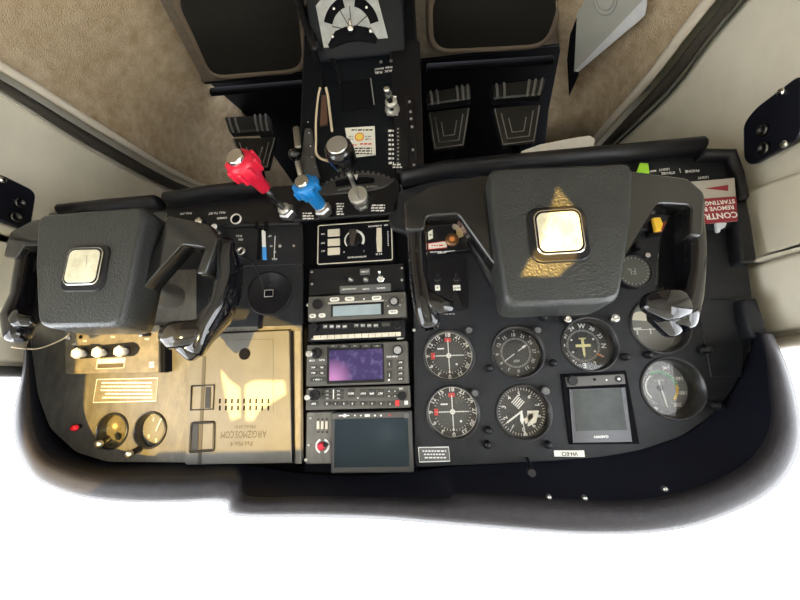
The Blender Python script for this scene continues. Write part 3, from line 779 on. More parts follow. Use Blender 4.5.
# heater / alternate source panel with the cream outline
h = .006
g = unit('selector_panel', (317, 222, 393, 263), -.012, h, 'black panel with cream outline, round selector and three cream keys', 'control panel', MATTE, .003)
x0, y0, x1, y1 = prect(318, 223, 392, 262, h)
o_ = rr(x0, y0, x1, y1, .003); 
b = MB(); b.tube([(a, c, h) for a, c in o_ + [o_[0]]], .0009, 6, rz=.0006); b.build('outline', CREAMK, g)
for i, yy in enumerate((229.5, 239, 248)): key_(g, 328, yy, 340, yy + 7, h, CREAMK, 'selector_key')
txt(g, [('ON', 323, 234, 2.4), ('OFF', 323, 243, 2.4), ('ALT', 323, 251, 2.4), ('ALTERNATE MODE', 357, 257, 2.3), ('ALTERNATOR', 375, 226, 2.3), ('OFF', 386, 225, 2.3), ('0', 344, 252, 2.6), ('1', 364, 251, 2.6), ('0 5 10', 379, 254, 2.6)], h)
x, y = pp(354, 240, h)
b = MB(); arc(b, x, y, .0142, .0182, -60, -175, h + .0004); arc(b, x, y, .0142, .0162, 50, 165, h + .0004); b.build('scale_arc', WHITE, g)
b = MB(); b.lathe([(.0120, h), (.0115, h + .006), (.010, h + .0065)], x, y, 28); k_ = b.build('selector_knob', BLACK, g)
b = MB(); b.prism(smooth_poly([(x - .006, y - .014), (x + .006, y - .014), (x + .004, y + .013), (x - .003, y + .013)], .002), h + .006, h + .013, ch=.001); b.build('pointer', mat('brown black plastic', (.035, .028, .025), .3), k_)
b = MB(); x0, y0, x1, y1 = prect(377, 228, 382, 252, h); b.prism([(x0, y0), (x1 + .0005, y0), (x1, (y0 + y1) / 2), (x1 + .0005, y1), (x0, y1), (x0 + .001, (y0 + y1) / 2)], h, h + .001); b.build('gauge_window', CREAMK, g)
b = MB(); xx, yy = pp(388, 238, h)
for i in range(9): b.box(xx - .0008, yy - .012 + i * .003, h, xx + .0008, yy - .0105 + i * .003, h + .0003)
b.build('scale_marks', WHITE, g)

# toggle switch panel
h = .001
g = unit('switch_plate', (309, 266, 404, 293), -.012, h, 'black plate with three small toggle switches under the radio heads', 'switch panel', BLACK)
key_(g, 360, 269, 370, 275, h, GREYM, 'placard', txt='COMM', ts=.4); key_(g, 340, 285, 391, 293, h, GREYM, 'placard')
txt(g, [('AVIONICS EXT', 349, 289, 2.3), ('COMM', 366, 289, 2.3), ('REMOTE', 381, 288, 2.3)], h + .0022)
for px, py in ((351, 280), (366, 280)):
    x, y = pp(px, py, h); b = MB(); b.lathe([(.0045, h), (.0045, h + .002), (.003, h + .003), (.0026, h + .009), (0, h + .0095)], x, y, 12); b.build('switch', STEEL, g)
x, y = pp(381, 279, h); b = MB(); b.lathe([(.0065, h), (.0065, h + .002), (.0045, h + .0035)], x, y, 6, smooth=False); b.lathe([(.0045, h), (.0045, h + .005)], x, y, 18)
b.tube([(x, y, h + .003), (x + .0005, y - .009, h + .014)], [.0016, .0028], 10); b.build('switch', CHROME, g)['label'] = 'large chrome toggle switch'
b = MB()
for px, py in ((312, 272), (312, 284), (402, 268), (402, 280)): screw(b, px, py, .0022, hb=h)
b.build('screws', STEEL, g)

# navcom radio
h = .008
g = unit('radio', (308, 294, 406, 319), -.012, h, 'grey radio with oval white keys and a pale blank display', 'radio')
b = MB(); q = prect(331, 303, 384, 316, h); b.prism(rr(*q, .001), h, h + .0008); b.build('display_bezel', BLACK, g)
key_(g, 333, 305, 381, 315.5, h, LCD, 'display', hh_=.0012)
key_(g, 328, 301, 384, 303, h, mat('silver strip', (.5, .48, .44), .35, .5), 'trim_strip', hh_=.0006)
for a, c, s_ in ((330, 297.5, 'MHZ/S'), (345, 297, 'CALL'), (372, 296, 'MODE'), (309.5, 314, 'SEL'), (319, 313.5, 'TX'), (388.5, 310, 'SCAN')):
    key_(g, a, c, a + (9.5 if a > 325 else 6.5), c + 4, h, mat('white oval key', (.72, .70, .64), .4), 'button', r=.003, txt=s_, ts=.5, tm=BLACK)
knob(g, 317, 304, h, h + .008, .0085, BLACK, 'volume_knob'); knob(g, 394, 301, h, h + .008, .0072, BLACK, 'tuning_knob', DIM, flutes=10)
b = MB(); b.cyl(*pp(358, 297, h), .001, h, h + .0005, 0, 8); b.build('sensor', BLACK, g)
b = MB(); b.cyl(*pp(364, 299, h), .0014, h, h + .001, 0, 8); b.build('lamp', WHITE, g)
txt(g, [('-', 386, 301, 3), ('-', 402, 300, 3), ('+', 388, 306, 3), ('+', 400, 305, 3)], h)

# audio panel
g = unit('audio_panel', (308, 322, 405, 340), -.012, h, 'slim audio selector panel with a row of square keys and a cream strip', 'radio', BLACK)
for i in range(4): key_(g, 323 + i * 6.5, 324.5, 328 + i * 6.5, 328.5, h, mat('grey square key', (.05, .048, .045), .4), 'button', txt='M%d' % (i + 1), ts=.75)
for i in range(4): key_(g, 354 + i * 6.5, 323.5, 359 + i * 6.5, 327.5, h, MATS['grey square key'], 'button', txt='N%d' % (i + 1), ts=.75)
key_(g, 382, 322.5, 390, 326, h, MATS['grey square key'], 'button')
key_(g, 313.5, 333.8, 401, 338, h, CREAMK, 'lamp_strip', hh_=.0012)
bars(g, [(313.8 + i * 6.8, 333.5, 314.2 + i * 6.8, 338.4) for i in range(1, 13)], h + .0012, BLACK, 'dividers')
knob(g, 314, 327, h, h + .009, .0052, BLACK, 'volume_knob'); knob(g, 397, 325, h, h + .009, .0052, BLACK, 'volume_knob')
txt(g, [('MKR', 313.5, 341 - 2, 2), ('AUDIO', 400, 336.5 + 2, 2)], h)

# satellite navigator with violet screen
g = unit('satellite_navigator', (306.5, 343, 408, 385), -.012, h, 'satellite navigator with a violet lit screen in the radio stack', 'navigator')
b = MB(); q = prect(327, 345, 384, 383, h); b.prism(rr(*q, .0015), h, h + .0014, ch=.0006); b.build('display_bezel', BLACK, g)
key_(g, 329.5, 349.5, 383, 380, h, VIOLET, 'display', hh_=.0018)
for i in range(5): key_(g, 329 + i * 11, 344.6, 337.5 + i * 11, 347.8, h, KEYM, 'button', txt='----', ts=.7)
k_ = knob(g, 316, 353, h, h + .010, .0085, BLACK, 'tuning_knob'); x, y = pp(308.5, 353.5, h + .022)
b = MB(); xa, ya = pp(314, 353.5, h + .012); b.lathe([(.0052, h + .009), (.0052, h + .020), (.004, h + .021)], x, y, 18); b.build('inner_knob', STEEL, k_)
knob(g, 397.5, 350, h, h + .008, .0078, BLACK, 'tuning_knob', DIM)
for i, yy in enumerate((365.5, 371)):
    for a in (310.5, 319): key_(g, a, yy, a + 6.5, yy + 3.6, h, txt='MSG' if a < 315 else 'FPL', ts=.6)
key_(g, 310.5, 377.5, 325.5, 381.5, h, txt='<  CRSR  >', ts=.5)
for yy in (360, 371): key_(g, 387, yy, 392, yy + 8, h, txt='I', ts=.5)
for yy in (360.5, 366, 371.5, 377): key_(g, 397, yy, 404, yy + 3.6, h, txt='ENT', ts=.55)
b = MB(); b.cyl(*pp(389, 380, h), .0016, h, h + .001, 0, 10); b.build('lamp', WHITE, g)
txt(g, [('COM', 312, 360.5, 2.4), ('VLOC', 322, 360, 2.4), ('PUSH RNG', 392, 356.5, 2.2)], h)

# key pad / transponder unit
g = unit('transponder', (306, 387, 410, 409), -.012, h, 'push button radio unit with one red key below the violet screen', 'radio')
for a in (323, 334.5):
    for yy in (389.5, 393.2, 396.9): key_(g, a, yy, a + 9, yy + 2.6, h, txt='FLT' if a < 330 else 'CLR', ts=.7)
for a, s_ in ((348, 'HDG'), (360, 'NAV'), (368.5, 'APR'), (377, 'ALT')): key_(g, a, 389.2, a + 7, 397.5, h, txt=s_, ts=.33)
for a, s_ in ((311, 'OFF'), (324, '0'), (332.5, '1'), (341, '2'), (349.5, '3'), (360, '4'), (369, '5'), (378, '6'), (387, '7')): key_(g, a, 401.5, a + 6.5, 405.5, h, txt=s_, ts=.7)
key_(g, 395.5, 400, 399.5, 406, h, REDM, 'button', label='red key')
key_(g, 405 - .5, 400.5, 408, 404.5, h, WHITE, 'button', label='white key')
for a in (387, 393): key_(g, a, 389.5, a + 4.5, 392.5, h, txt='VS', ts=.6); key_(g, a, 394.5, a + 4.5, 397.5, h, txt='UP', ts=.6)
k_ = knob(g, 314, 395, h, h + .010, .0080, BLACK, 'tuning_knob'); x, y = pp(307, 397.5, h + .020)
b = MB(); b.lathe([(.0046, h + .009), (.0046, h + .019), (.0036, h + .020)], x, y, 18); b.build('inner_knob', STEEL, k_)
knob(g, 402, 396, h, h + .008, .0065, BLACK, 'tuning_knob')
txt(g, [('COM', 311, 388.8, 2), ('CRS', 401, 388.5, 2.2)], h)
b = MB(); x0, y0, x1, y1 = prect(333, 389.5, 334, 399, h); b.box(x0, y0, h, x1, y1, h + .0004); b.cyl(*pp(358, 398, h), .001, h, h + .001, 0, 8); b.build('divider', WHITE, g)

# breaker plate with red button, tablet beside it
h = .004
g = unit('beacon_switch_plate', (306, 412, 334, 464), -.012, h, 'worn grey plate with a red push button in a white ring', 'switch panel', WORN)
for i in range(3):
    key_(g, 317 + i * 4.2, 421, 319.6 + i * 4.2, 429, h, CREAMK, 'fuse_window')
b = MB()
for i in range(3):
    for yy in (419, 432): b.cyl(*pp(318.5 + i * 4.2, yy, h), .0013, h, h + .001, 0, 8)
b.build('dots', BLACK, g)
x, y = pp(322.5, 446, h); b = MB(); arc(b, x, y, .0078, .0108, -160, -20, h + .0006); arc(b, x, y, .0078, .0108, 20, 160, h + .0006); b.build('ring', WHITE, g)
b = MB(); b.lathe([(.0055, h), (.0055, h + .005), (.004, h + .006)], *pp(322, 446, h), 16); b.build('push_button', RED, g)
b = MB(); x, y = pp(325.5, 445, h + .006); b.lathe([(.003, h), (.003, h + .008), (.0025, h + .009)], x, y, 12); b.build('toggle', BLACK, g)
b = MB(); screw(b, 310.5, 418, .0022, hb=h); screw(b, 309, 445, .0022, hb=h); b.build('screws', STEEL, g)
h = .010
g = unit('tablet_display', (331, 411.5, 412.5, 473), -.010, h, 'black tablet display with a blank dark glass screen below the radios', 'display', mat('dark grey display frame', (.045, .043, .042), .45), .002)
key_(g, 334.5, 418.5, 408.5, 467, h, SCRN, 'screen', hh_=.0008)
key_(g, 331.8, 412.5, 408.5, 418, h, mat('charcoal control strip', (.07, .066, .062), .4), 'control_strip', hh_=.0012)
b = MB()
for px, r in ((355, .0012), (361, .0012), (375, .0014), (381, .0014)): b.cyl(*pp(px, 415.5, h + .0012), r, h + .0012, h + .002, 0, 10)
x0, y0, x1, y1 = prect(365, 414.3, 370, 416.5, h); b.box(x0, y0, h + .0012, x1, y1, h + .0016)
x0, y0, x1, y1 = prect(339, 415, 349.5, 416, h); b.box(x0, y0, h + .0012, x1, y1, h + .0015)
b.lathe([(.0026, h + .001), (.0026, h + .002)], *pp(345, 415.5, h), 14); b.build('indicators', WHITE, g)
b = MB(); b.cyl(*pp(390, 415, h), .0015, h + .0012, h + .002, 0, 10); b.build('indicator', REDM, g)
key_(g, 404, 412.8, 409, 418, h + .0012, GREYM, 'button')

# second display on the pilot side
h = .004
g = pthing('flight_display', 600, 408, 'square flight display with grey reflecting screen between the dials', 'display')
b = MB(); b.prism(pl([(561.5, 374), (626.5, 371), (640, 444), (570, 444.5)], h), -.002, h, ch=.001); b.build('face', MATTE, g)
b = MB(); b.prism(smooth_poly(pl([(565, 377), (624, 374), (626, 384), (567, 387)], h + .001), .002), h, h + .0015, ch=.0005); b.build('control_strip', mat('charcoal control strip', (.07, .066, .062), .4), g)
b = MB(); b.prism(pl([(569, 389), (625, 387), (632, 442), (573, 443)], h + .0015), h, h + .003, ch=.0006); b.build('bezel', mat('navy black gloss plastic', (.012, .012, .018), .2), g)
b = MB(); b.prism(pl([(573, 390), (621, 388), (627, 430), (576, 431)], h + .0032), h + .003, h + .0034); b.build('screen', SCRG, g)
knob(g, 573.5, 380.5, h, h + .010, .0068, BLACK, 'tuning_knob'); x, y = pp(618, 379, h + .001)
b = MB(); b.lathe([(.0045, h), (.0045, h + .003)], x, y, 14); b.lathe([(.0018, h + .003), (.0018, h + .0035)], x, y, 10); b.build('push_button', BLACK, g)
b = MB(); b.cyl(x, y, .0018, h + .003, h + .0042, 0, 10); b.cyl(*pp(606, 380, h), .001, h + .0015, h + .0022, 0, 8); b.build('lamp', WHITE, g)
b = MB(); b.cyl(*pp(594, 379.5, h), .0018, h + .0015, h + .003, 0, 10); b.build('sensor', MATTE, g)
txt(g, [('GARMIN', 601, 436.5, 3.2)], h + .0032)

# ------------------------------------------------------------------ writing and fittings on the panel
def bart(g, cx, cy, wpx, n, h, m=WHITE, lh=2.6, name='fine_print', seed=0):
    """illegible small print: n lines of word-sized strokes"""
    rnd = random.Random(seed + int(cx)); b = MB()
    for k in range(n):
        yy = cy + (k - (n - 1) / 2) * lh; xx = cx - wpx / 2 + rnd.uniform(0, wpx * .12)
        while xx < cx + wpx / 2 - 1:
            ww = min(rnd.uniform(1.6, 4.2), cx + wpx / 2 - xx)
            x0, y0 = pp(xx, yy - lh * .20, h); x1, y1 = pp(xx + ww, yy + lh * .18, h); b.box(x0, y0, h, x1, y1, h + .0003); xx += ww + .8
    return b.build(name, m, g)
txt(ip, [('PULL ON', 186, 213.5, 3.4), ('PULL TO SET', 217, 213, 3.4), ('DIMMER', 222, 218, 3.2)], .010)
txt(ip, [('PULL', 239, 236, 3.2), ('ON', 241, 239.5, 3.2)], .003)
txt(ip, [('UP', 270, 236, 2.8), ('10', 271.5, 246, 3), ('20', 275, 252, 2.8), ('FULL', 274.5, 259, 2.8)], .003)
bars(ip, [(274.3, 236, 275, 258)], .003, WHITE, 'scale_line')
txt(ip, [('PHONE', 692, 171, 4), ('|', 680, 171, 5), ('STROBE', 668, 173, 3.6), ('LIGHT', 664, 169.5, 3.6), ('LIGHT', 703, 177.5, 3.6), ('MAP', 653, 171, 3)], .012)
txt(ip, [('Turbo', 435, 192.5, 5, 6)], .012); txt(ip, [('De', 421, 197.5, 4, 6)], .012)
bart(ip, 308, 216, 11, 3, .012, seed=1); bart(ip, 340, 209, 8, 5, .012, seed=2); bart(ip, 378, 208, 14, 3, .012, seed=3)
bart(ip, 448, 314, 16, 1, .0, DIM, seed=4)
b = MB(); x, y = pp(236, 219, .011); b.lathe([(.0095, .010), (.0095, .0125), (.0078, .0125), (.0078, .010)], x, y, 24, cap=False); o = b.build('jack_ring', WHITE, ip)
b = MB(); b.cyl(x, y, .0077, .010, .0108, 0, 20); b.build('jack_hole', MATTE, ip)
b = MB(); x, y = pp(241, 251, .004); b.lathe([(.0075, .003), (.007, .006), (.0045, .006), (.0045, .003)], x, y, 20); b.build('jack', STEEL, ip)
b = MB(); b.prism(rr(*prect(255, 221, 258, 229, .011), .0018), .010, .0106); b.build('slot', MATTE, ip)
b = MB(); b.prism(rr(*prect(264, 221, 268, 231, .011), .0018), .010, .0106); b.build('slot', MATTE, ip)
b = MB(); b.prism(rr(*prect(257.5, 228, 261.5, 260, .003), .0018), .003, .0035); b.build('slot', MATTE, ip)
b = MB(); b.prism(pl([(262, 230.5), (265.5, 230.5), (266, 247.2), (262.6, 247.2)], .003), .003, .0045); b.build('flap_scale', WHITE, ip)
b = MB(); b.prism(pl([(262.6, 247.4), (266.3, 247.4), (267, 260), (263, 260)], .003), .003, .0045); b.build('flap_scale', BLUM, ip)['label'] = 'blue part of the flap scale'
b = MB(); b.cyl(*pp(294, 246, .003), .0020, .003, .0045, 0, 12); b.build('screw', STEEL, ip)
b = MB(); b.prism(rr(*prect(259, 313, 263.5, 329, 0), .003), .002, .0026); b.build('slot', MATTE, ip)
def pull_knob(px, py, h, r, m, label, name='pull_knob', base=.01):
    g = pthing(name, px, py, label, 'knob', h=h); x, y = pp(px, py, h)
    b = MB(); b.lathe([(r * .5, base), (r * .5, h * .6), (r * .9, h * .65), (r, h * .8), (r, h - .001), (r * .85, h)], x, y, 20); b.build('stem', BLACK, g)
    b = MB(); b.lathe([(r * .8, h), (r * .75, h + .0008), (0, h + .001)], x, y, 18); b.build('cap', m, g)
pull_knob(198, 221, .035, .0085, CHROME, 'black pull knob with bright cap, left of the white ringed jack and farther from it')
pull_knob(214, 227, .028, .0070, WHITE, 'smaller black pull knob with white cap, right next to the white ringed jack', base=.01)

# round charging socket cover with a lead
g = pthing('charging_socket', 269, 293, 'round black socket cover with a square port, under the blue scale', 'socket')
x, y = pp(269, 293, .006)
b = MB(); b.lathe([(.0375, .002), (.0375, .005), (.036, .0062), (.034, .0048), (.0, .0048)], x, y, 48); b.build('cover', BLACK, g)
q = prect(265.5, 290.5, 274, 297, .006); b = MB(); b.prism(rr(*q, .0008), .0048, .0095, ch=.0006); b.build('port', MATTE, g)
b = MB(); o_ = rr(*q, .0008); b.tube([(a, c, .0095) for a, c in o_ + [o_[0]]], .0006, 6); b.build('port_rim', STEEL, g)
b = MB(); b.cyl(*pp(269, 283, .005), .002, .0045, .006, 0, 10); b.cyl(*pp(269, 304, .005), .002, .0045, .006, 0, 10); b.build('screws', BLACK, g)
def cable(name, pts, r, m, label, cat='cable'):
    b = MB(); b.tube(curve_pts([Vector((*pp(a, c, h_), h_)) for a, c, h_ in pts], 8), r, 8); return tag(b.build(name, m), label, cat)
cable('charging_lead', [(239, 256, .008), (244, 258, .02), (252, 262, .024), (258, 270, .02), (261, 280, .014), (264, 289, .008)], .0011, BLACK, 'thin black lead looping from the jack to the round socket')
cable('headset_lead', [(12, 347, .10), (35, 349, .06), (52, 344, .03), (66, 337, .03), (70, 331, .02)], .0011, CABLE, 'thin pale lead crossing under the left grip of the copilot yoke')

# ------------------------------------------------------------------ weather / standby unit and placard
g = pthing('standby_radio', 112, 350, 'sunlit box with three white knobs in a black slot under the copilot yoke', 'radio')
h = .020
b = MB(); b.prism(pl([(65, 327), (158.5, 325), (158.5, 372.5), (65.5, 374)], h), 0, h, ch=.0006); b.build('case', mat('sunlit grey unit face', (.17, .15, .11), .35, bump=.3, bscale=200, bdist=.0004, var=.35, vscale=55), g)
b = MB(); b.prism(pl([(159, 325), (165, 326), (165, 371), (159, 372.5)], h - .004), 0, h - .004); b.build('dark_side', MATTE, g)  # black strip drawn as the dark side of the case
b = MB(); b.prism(smooth_poly(pl([(75, 346), (90, 345), (92, 344), (100, 344), (102, 345), (134, 342), (138, 344), (140, 348), (138, 353), (134, 356), (75, 359)], h), .001), h, h + .0012); b.build('slot', BLACK, g)
for px, py in ((75, 353), (95.5, 352), (117.5, 351)):
    k_ = knob(g, px, py, h, h + .016, .0075, mat('ivory knob', (.80, .78, .70), .3), 'channel_knob', flutes=6)
b = MB(); b.prism(rr(*prect(97, 358.5, 125, 368.5, h), .0005), h, h + .0008); b.build('display_frame', CREAMK, g)
b = MB(); b.prism(rr(*prect(98, 363.5, 124, 368, h), .0003), h, h + .0012); b.build('display', mat('brown display glass', (.09, .07, .04), .2), g)
txt(g, [('ARNAV', 112, 361.2, 3.6)], h + .0009, WHITE)
b = MB(); b.cyl(*pp(148, 334.5, h), .0035, h, h + .001, 0, 14); b.tube([(*pp(150, 334.5, h), h), (*pp(141, 335, h + .012), h + .012)], .003, 10); b.build('switch', BLACK, g)
b = MB(); b.lathe([(.0033, h + .012), (.003, h + .014), (0, h + .0145)], *pp(140.5, 335, h + .013), 12); b.cyl(*pp(153, 332.5, h), .0016, h, h + .001, 0, 10); b.build('switch_tip', CHROME, g)
b = MB(); b.lathe([(.0045, h), (.004, h + .003), (.002, h + .003)], *pp(69, 338, h), 14); b.build('socket', STEEL, g)
b = MB(); b.cyl(*pp(81, 337, h), .0032, h, h + .001, 0, 14); b.cyl(*pp(113, 333.5, h), .0012, h, h + .0008, 0, 10); b.build('holes', MATTE, g)
txt(g, [('ON', 85, 341, 2.6), ('OFF', 74, 344, 2.6), ('VOL', 113, 337, 2.6), ('DIM', 147, 339, 2.6)], h); bars(g, [(149.5, 362, 154, 364), (149.5, 365, 154, 367.5)], h, WHITE, 'fine_print')

def placard(name, quad, label, m, lines=None, n=3, rim=WHITE, h=.0008, wpx=None, seed=0, lh=2.6, inkm=WHITE):
    cx = sum(p[0] for p in quad) / 4; cy = sum(p[1] for p in quad) / 4
    g = pthing(name, cx, cy, label, 'placard')
    q = pl(quad, h); b = MB(); b.prism(q, .0002, h); b.build('plate', m, g)
    if rim:
        b = MB(); b.tube([(a, c, h) for a, c in q + [q[0]]], .0007, 6, rz=.0003); b.build('border', rim, g)
    if lines: txt(g, lines, h, inkm)
    else: bart(g, cx, cy, wpx, n, h, inkm, lh=lh, seed=seed)
    return g
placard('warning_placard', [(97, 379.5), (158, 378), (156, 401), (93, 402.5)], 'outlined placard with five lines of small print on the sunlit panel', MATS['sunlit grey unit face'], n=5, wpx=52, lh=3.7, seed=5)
placard('warning_placard', [(418.5, 447.5), (448.5, 447), (450, 461), (419.5, 462)], 'small dark placard with white border under the lower course dial', GREYM, n=3, wpx=24, lh=3.3, seed=6)
placard('registration_placard', [(554, 450.5), (584, 450.5), (585, 457), (554.5, 456.5)], 'small white registration strip reading VH-ECI above the glareshield', mat('white placard', (.78, .78, .70), .5), [('VH-ECI', 569.5, 453.7, 4.4)], rim=None, inkm=BLACK)
placard('fuel_placard', [(345, 128), (374.5, 126), (375.5, 154), (350, 157)], 'white placard with a yellow disc on the console beside the throttle', MATS['white placard'], n=1, wpx=0, rim=None, h=.004)
fp = COL.objects[-1].parent
for o in list(COL.objects):
    if o.name == 'fuel_placard': fp = o
b = MB(); b.cyl(*pp(359.5, 137, .004), .0085, .004, .0046, 0, 24); b.build('ring', ORNG, fp)
b = MB(); b.cyl(*pp(359.5, 137, .004), .0062, .0046, .0050, 0, 24); b.build('disc', mat('bright yellow disc', (.85, .65, .12), .5), fp)
bart(fp, 361, 130, 24, 1, .0042, BLACK, seed=7); bart(fp, 351, 138, 5, 2, .0042, DIM, seed=8); bart(fp, 368, 138, 6, 2, .0042, DIM, seed=9)
bart(fp, 363, 151, 18, 3, .0042, BLACK, seed=11); bart(fp, 353, 145, 7, 1, .0042, REDM, seed=12); bart(fp, 366, 144, 12, 1, .0042, REDM, seed=13)

# tablet dock on the left panel
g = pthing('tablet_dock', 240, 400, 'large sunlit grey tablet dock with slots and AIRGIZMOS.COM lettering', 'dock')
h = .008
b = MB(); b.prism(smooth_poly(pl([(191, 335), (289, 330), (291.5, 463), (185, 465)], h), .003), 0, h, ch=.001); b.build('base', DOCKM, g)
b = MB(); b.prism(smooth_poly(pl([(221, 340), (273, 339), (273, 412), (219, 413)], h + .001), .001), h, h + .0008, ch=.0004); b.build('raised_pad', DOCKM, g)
b = MB(); b.cyl(*pp(245, 354, h), .0092, h, h + .0015, 0, 28); b.build('hole', MATTE, g)
for yy in (401, 408):
    for i in range(9):
        b = MB(); b.box(*pp(220.2 + i * 6.05 - .7, yy - 2.3, h), h, *pp(220.2 + i * 6.05 + .7, yy + 2.3, h), h + .0012); b.build('vent_slot', MATTE, g)
def frame_(g, q, w, h, m, name):
    b = MB(); b.tube([(a, c, h) for a, c in q + [q[0]]], w, 8, rz=w * .7); return b.build(name, m, g)
frame_(g, pl([(192, 386), (214.5, 385), (213.5, 409), (191, 410)], h), .0013, h + .001, BLACK, 'strap_loop')
frame_(g, smooth_poly(pl([(192, 423), (214.5, 422), (214, 450), (190, 452)], h), .003), .0020, h + .001, BLACK, 'strap_loop')
b = MB(); b.prism(pl([(191, 423), (199, 423), (198, 451), (190, 451)], h), h, h + .001); b.build('strap', BLACK, g)
b = MB(); b.prism(pl([(206, 387), (211, 387), (210.5, 408), (205, 408)], h), h, h + .001); b.build('strap', BLACK, g)
b = MB(); b.prism(pl([(203, 356), (206, 356), (201, 464), (198, 464)], h), h, h + .0009); b.build('groove', mat('dark groove', (.04, .036, .03), .6), g)
b = MB(); b.tube([(*pp(291, 331, h), h * .6), (*pp(292, 462, h), h * .6)], .0016, 8); b.build('edge_gap', MATTE, g)
b = MB(); b.tube([(*pp(221, 332.5, h), h * .6), (*pp(290, 329.5, h), h * .6)], .0010, 8); b.build('edge_gap', MATTE, g)
INK = mat('embossed dark lettering', (.035, .03, .02), .6)
b = MB()
for s_, px, py, sz, sx in (('AIRGIZMOS.COM', 243.5, 434, 9.2, .64), ('P/N AG 69-01', 245, 426.5, 4.6, .8), ('iPad Mini 4', 242, 443.5, 6, .85)):
    x, y = pp(px, py, h); b.text(s_, x, y, sz * .00158, h + .0003, 0, sx=sx)
b.build('lettering', INK, g)
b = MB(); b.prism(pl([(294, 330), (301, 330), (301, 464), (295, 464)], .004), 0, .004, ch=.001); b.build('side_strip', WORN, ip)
knob(ip, 194, 322, 0, .022, .0055, BLACK, 'toggle_knob', CHROME)

# ignition and rockers between the pilot yoke arms
g = pthing('ignition_switch', 452, 240, 'round ignition key switch with orange centre inside the left arm of the pilot yoke', 'switch', h=.014)
x, y = pp(452, 240, .015); b = MB(); b.lathe([(.011, .0135), (.0105, .018), (.006, .019)], x, y, 24); b.build('barrel', mat('bronze', (.20, .10, .05), .35, .8), g)
b = MB(); b.cyl(x, y, .004, .018, .0195, 0, 14); b.build('keyhole', ORNG, g)
b = MB(); x, y = pp(460, 232, .02); b.prism([(x - .004, y - .013), (x + .004, y - .013), (x + .006, y), (x + .003, y + .009), (x - .005, y + .006)], .016, .018); b.build('key', mat('brass key', (.60, .50, .30), .3, .9), g)
b = MB(); x, y = pp(456, 226, .02); b.lathe([(.006, .017), (.0045, .0185), (.0055, .019)], x, y, 14); b.build('key_ring', STEEL, g)
placard('switch_placard', [(428, 243.5), (446.5, 241), (447, 247.5), (428.5, 249.5)], 'white placard with red border beside the ignition switch', MATS['white placard'], n=1, wpx=14, rim=REDM, h=.0145, inkm=REDM)
placard('switch_placard', [(428, 232), (432.5, 229.5), (433, 238), (428.5, 240)], 'tiny white upright placard at the edge of the left yoke opening', MATS['white placard'], n=1, wpx=2, rim=None, h=.0145, inkm=BLACK)
bars(ip, [(430, 251.5, 441, 252.1), (444, 250.8, 455, 251.4)], .0138, WHITE, 'scale_line'); txt(ip, [('START', 442, 252.3, 3)], .0136)
for px, py, lab in ((437.5, 279, 'left rocker switch with white label below the ignition switch'), (457, 279, 'right rocker switch with white label below the ignition switch')):
    g = pthing('rocker_switch', px, py, lab, 'switch')
    x, y = pp(px, py, .006); b = MB(); b.lathe([(.0055, .0035), (.005, .007), (.003, .008)], x, y, 16); b.tube([(x, y, .007), (x, y - .005, .016)], [.0018, .0028], 8); b.build('toggle', BLACK, g)
    key_(g, px - 2.5 if px < 450 else px - 4, py + 6, px + 2.5 if px < 450 else px + 3.5, py + 11.5, .0035, MATS['white placard'], 'legend_plate', hh_=.0008, txt='PITOT' if px > 450 else 'B', ts=.45, tm=BLACK)
b = MB(); b.prism(pl([(455, 290), (461, 298), (463, 307), (452, 307), (450, 299)], .0035), .0035, .008, ch=.001); b.build('toggle_guard', BLACK, ip)
# fuel pump cube on the right
g = pthing('warning_light', 661, 222, 'small red and yellow warning light cube inside the right yoke opening', 'lamp')
q = prect(655.5, 216.5, 668, 230, .028); b = MB(); b.prism(q and rr(*q, .001), .0, .020); b.build('housing', BLACK, g)
b = MB(); b.prism([(q[0], q[1]), (q[2] + .007, q[1]), (q[2] + .005, (q[1] + q[3]) / 2), (q[2] + .010, q[3]), (q[0], q[3])], .020, .026, ch=.001); b.build('yellow_lens', mat('yellow lens', (.70, .45, .03), .25, emit=(1, .6, .05, .12)), g)
b = MB(); b.prism([(q[2], q[3]), (q[2] + .0095, q[3]), (q[2] + .0045, (q[1] + q[3]) / 2), (q[2], q[1] + .005)], .020, .024, ch=.001); b.build('red_lens', mat('dark red lens', (.25, .015, .02), .3), g)
knob(ip, 648, 255, 0, .02, .005, BLACK, 'toggle_knob', STEEL); knob(ip, 641, 244, 0, .02, .0065, BLACK, 'toggle_knob')

# control lock tag
g = pthing('control_lock_tag', 702, 201, 'red and grey tag reading CONTROL REMOVE BEFORE STARTING, right of the pilot yoke', 'tag', h=.03)
h = .030
b = MB(); b.prism(pl([(681, 182.5), (734.5, 178), (737.5, 221), (681, 226)], h), h - .001, h); b.build('grey_sheet', mat('grey tag metal', (.42, .40, .36), .5), g)
b = MB(); b.prism(smooth_poly(pl([(681, 200.5), (736, 196.5), (737.5, 221), (681, 226)], h), .002), h, h + .0006); b.build('maroon_field', MAROON, g)
b = MB(); b.prism(pl([(728, 185), (728, 191), (705, 188.5)], h), h, h + .0005); b.build('arrow', MAROON, g)
txt(g, [('CONTROL', 715, 216, 8, 1), ('REMOVE BEFORE', 709.5, 209, 5.6, 1), ('STARTING', 719.5, 202.3, 5.6, 1)], h + .0006, WHITE, bold=True)
b = MB(); b.prism(smooth_poly(pl([(717, 222), (728, 222), (726, 227), (722, 228), (721, 232), (718, 231)], h), .002), h - .006, h - .002); b.build('clip', mat('pale blue plastic', (.6, .66, .74), .4), g)
b = MB(); b.prism(pl([(636.5, 173), (640, 163), (648, 163.5), (649.5, 173)], .03), .028, .031, ch=.0008); tag(b.build('cable_tab', LIME), 'lime green plastic tab peeping over the top edge of the pilot yoke arm', 'tab')

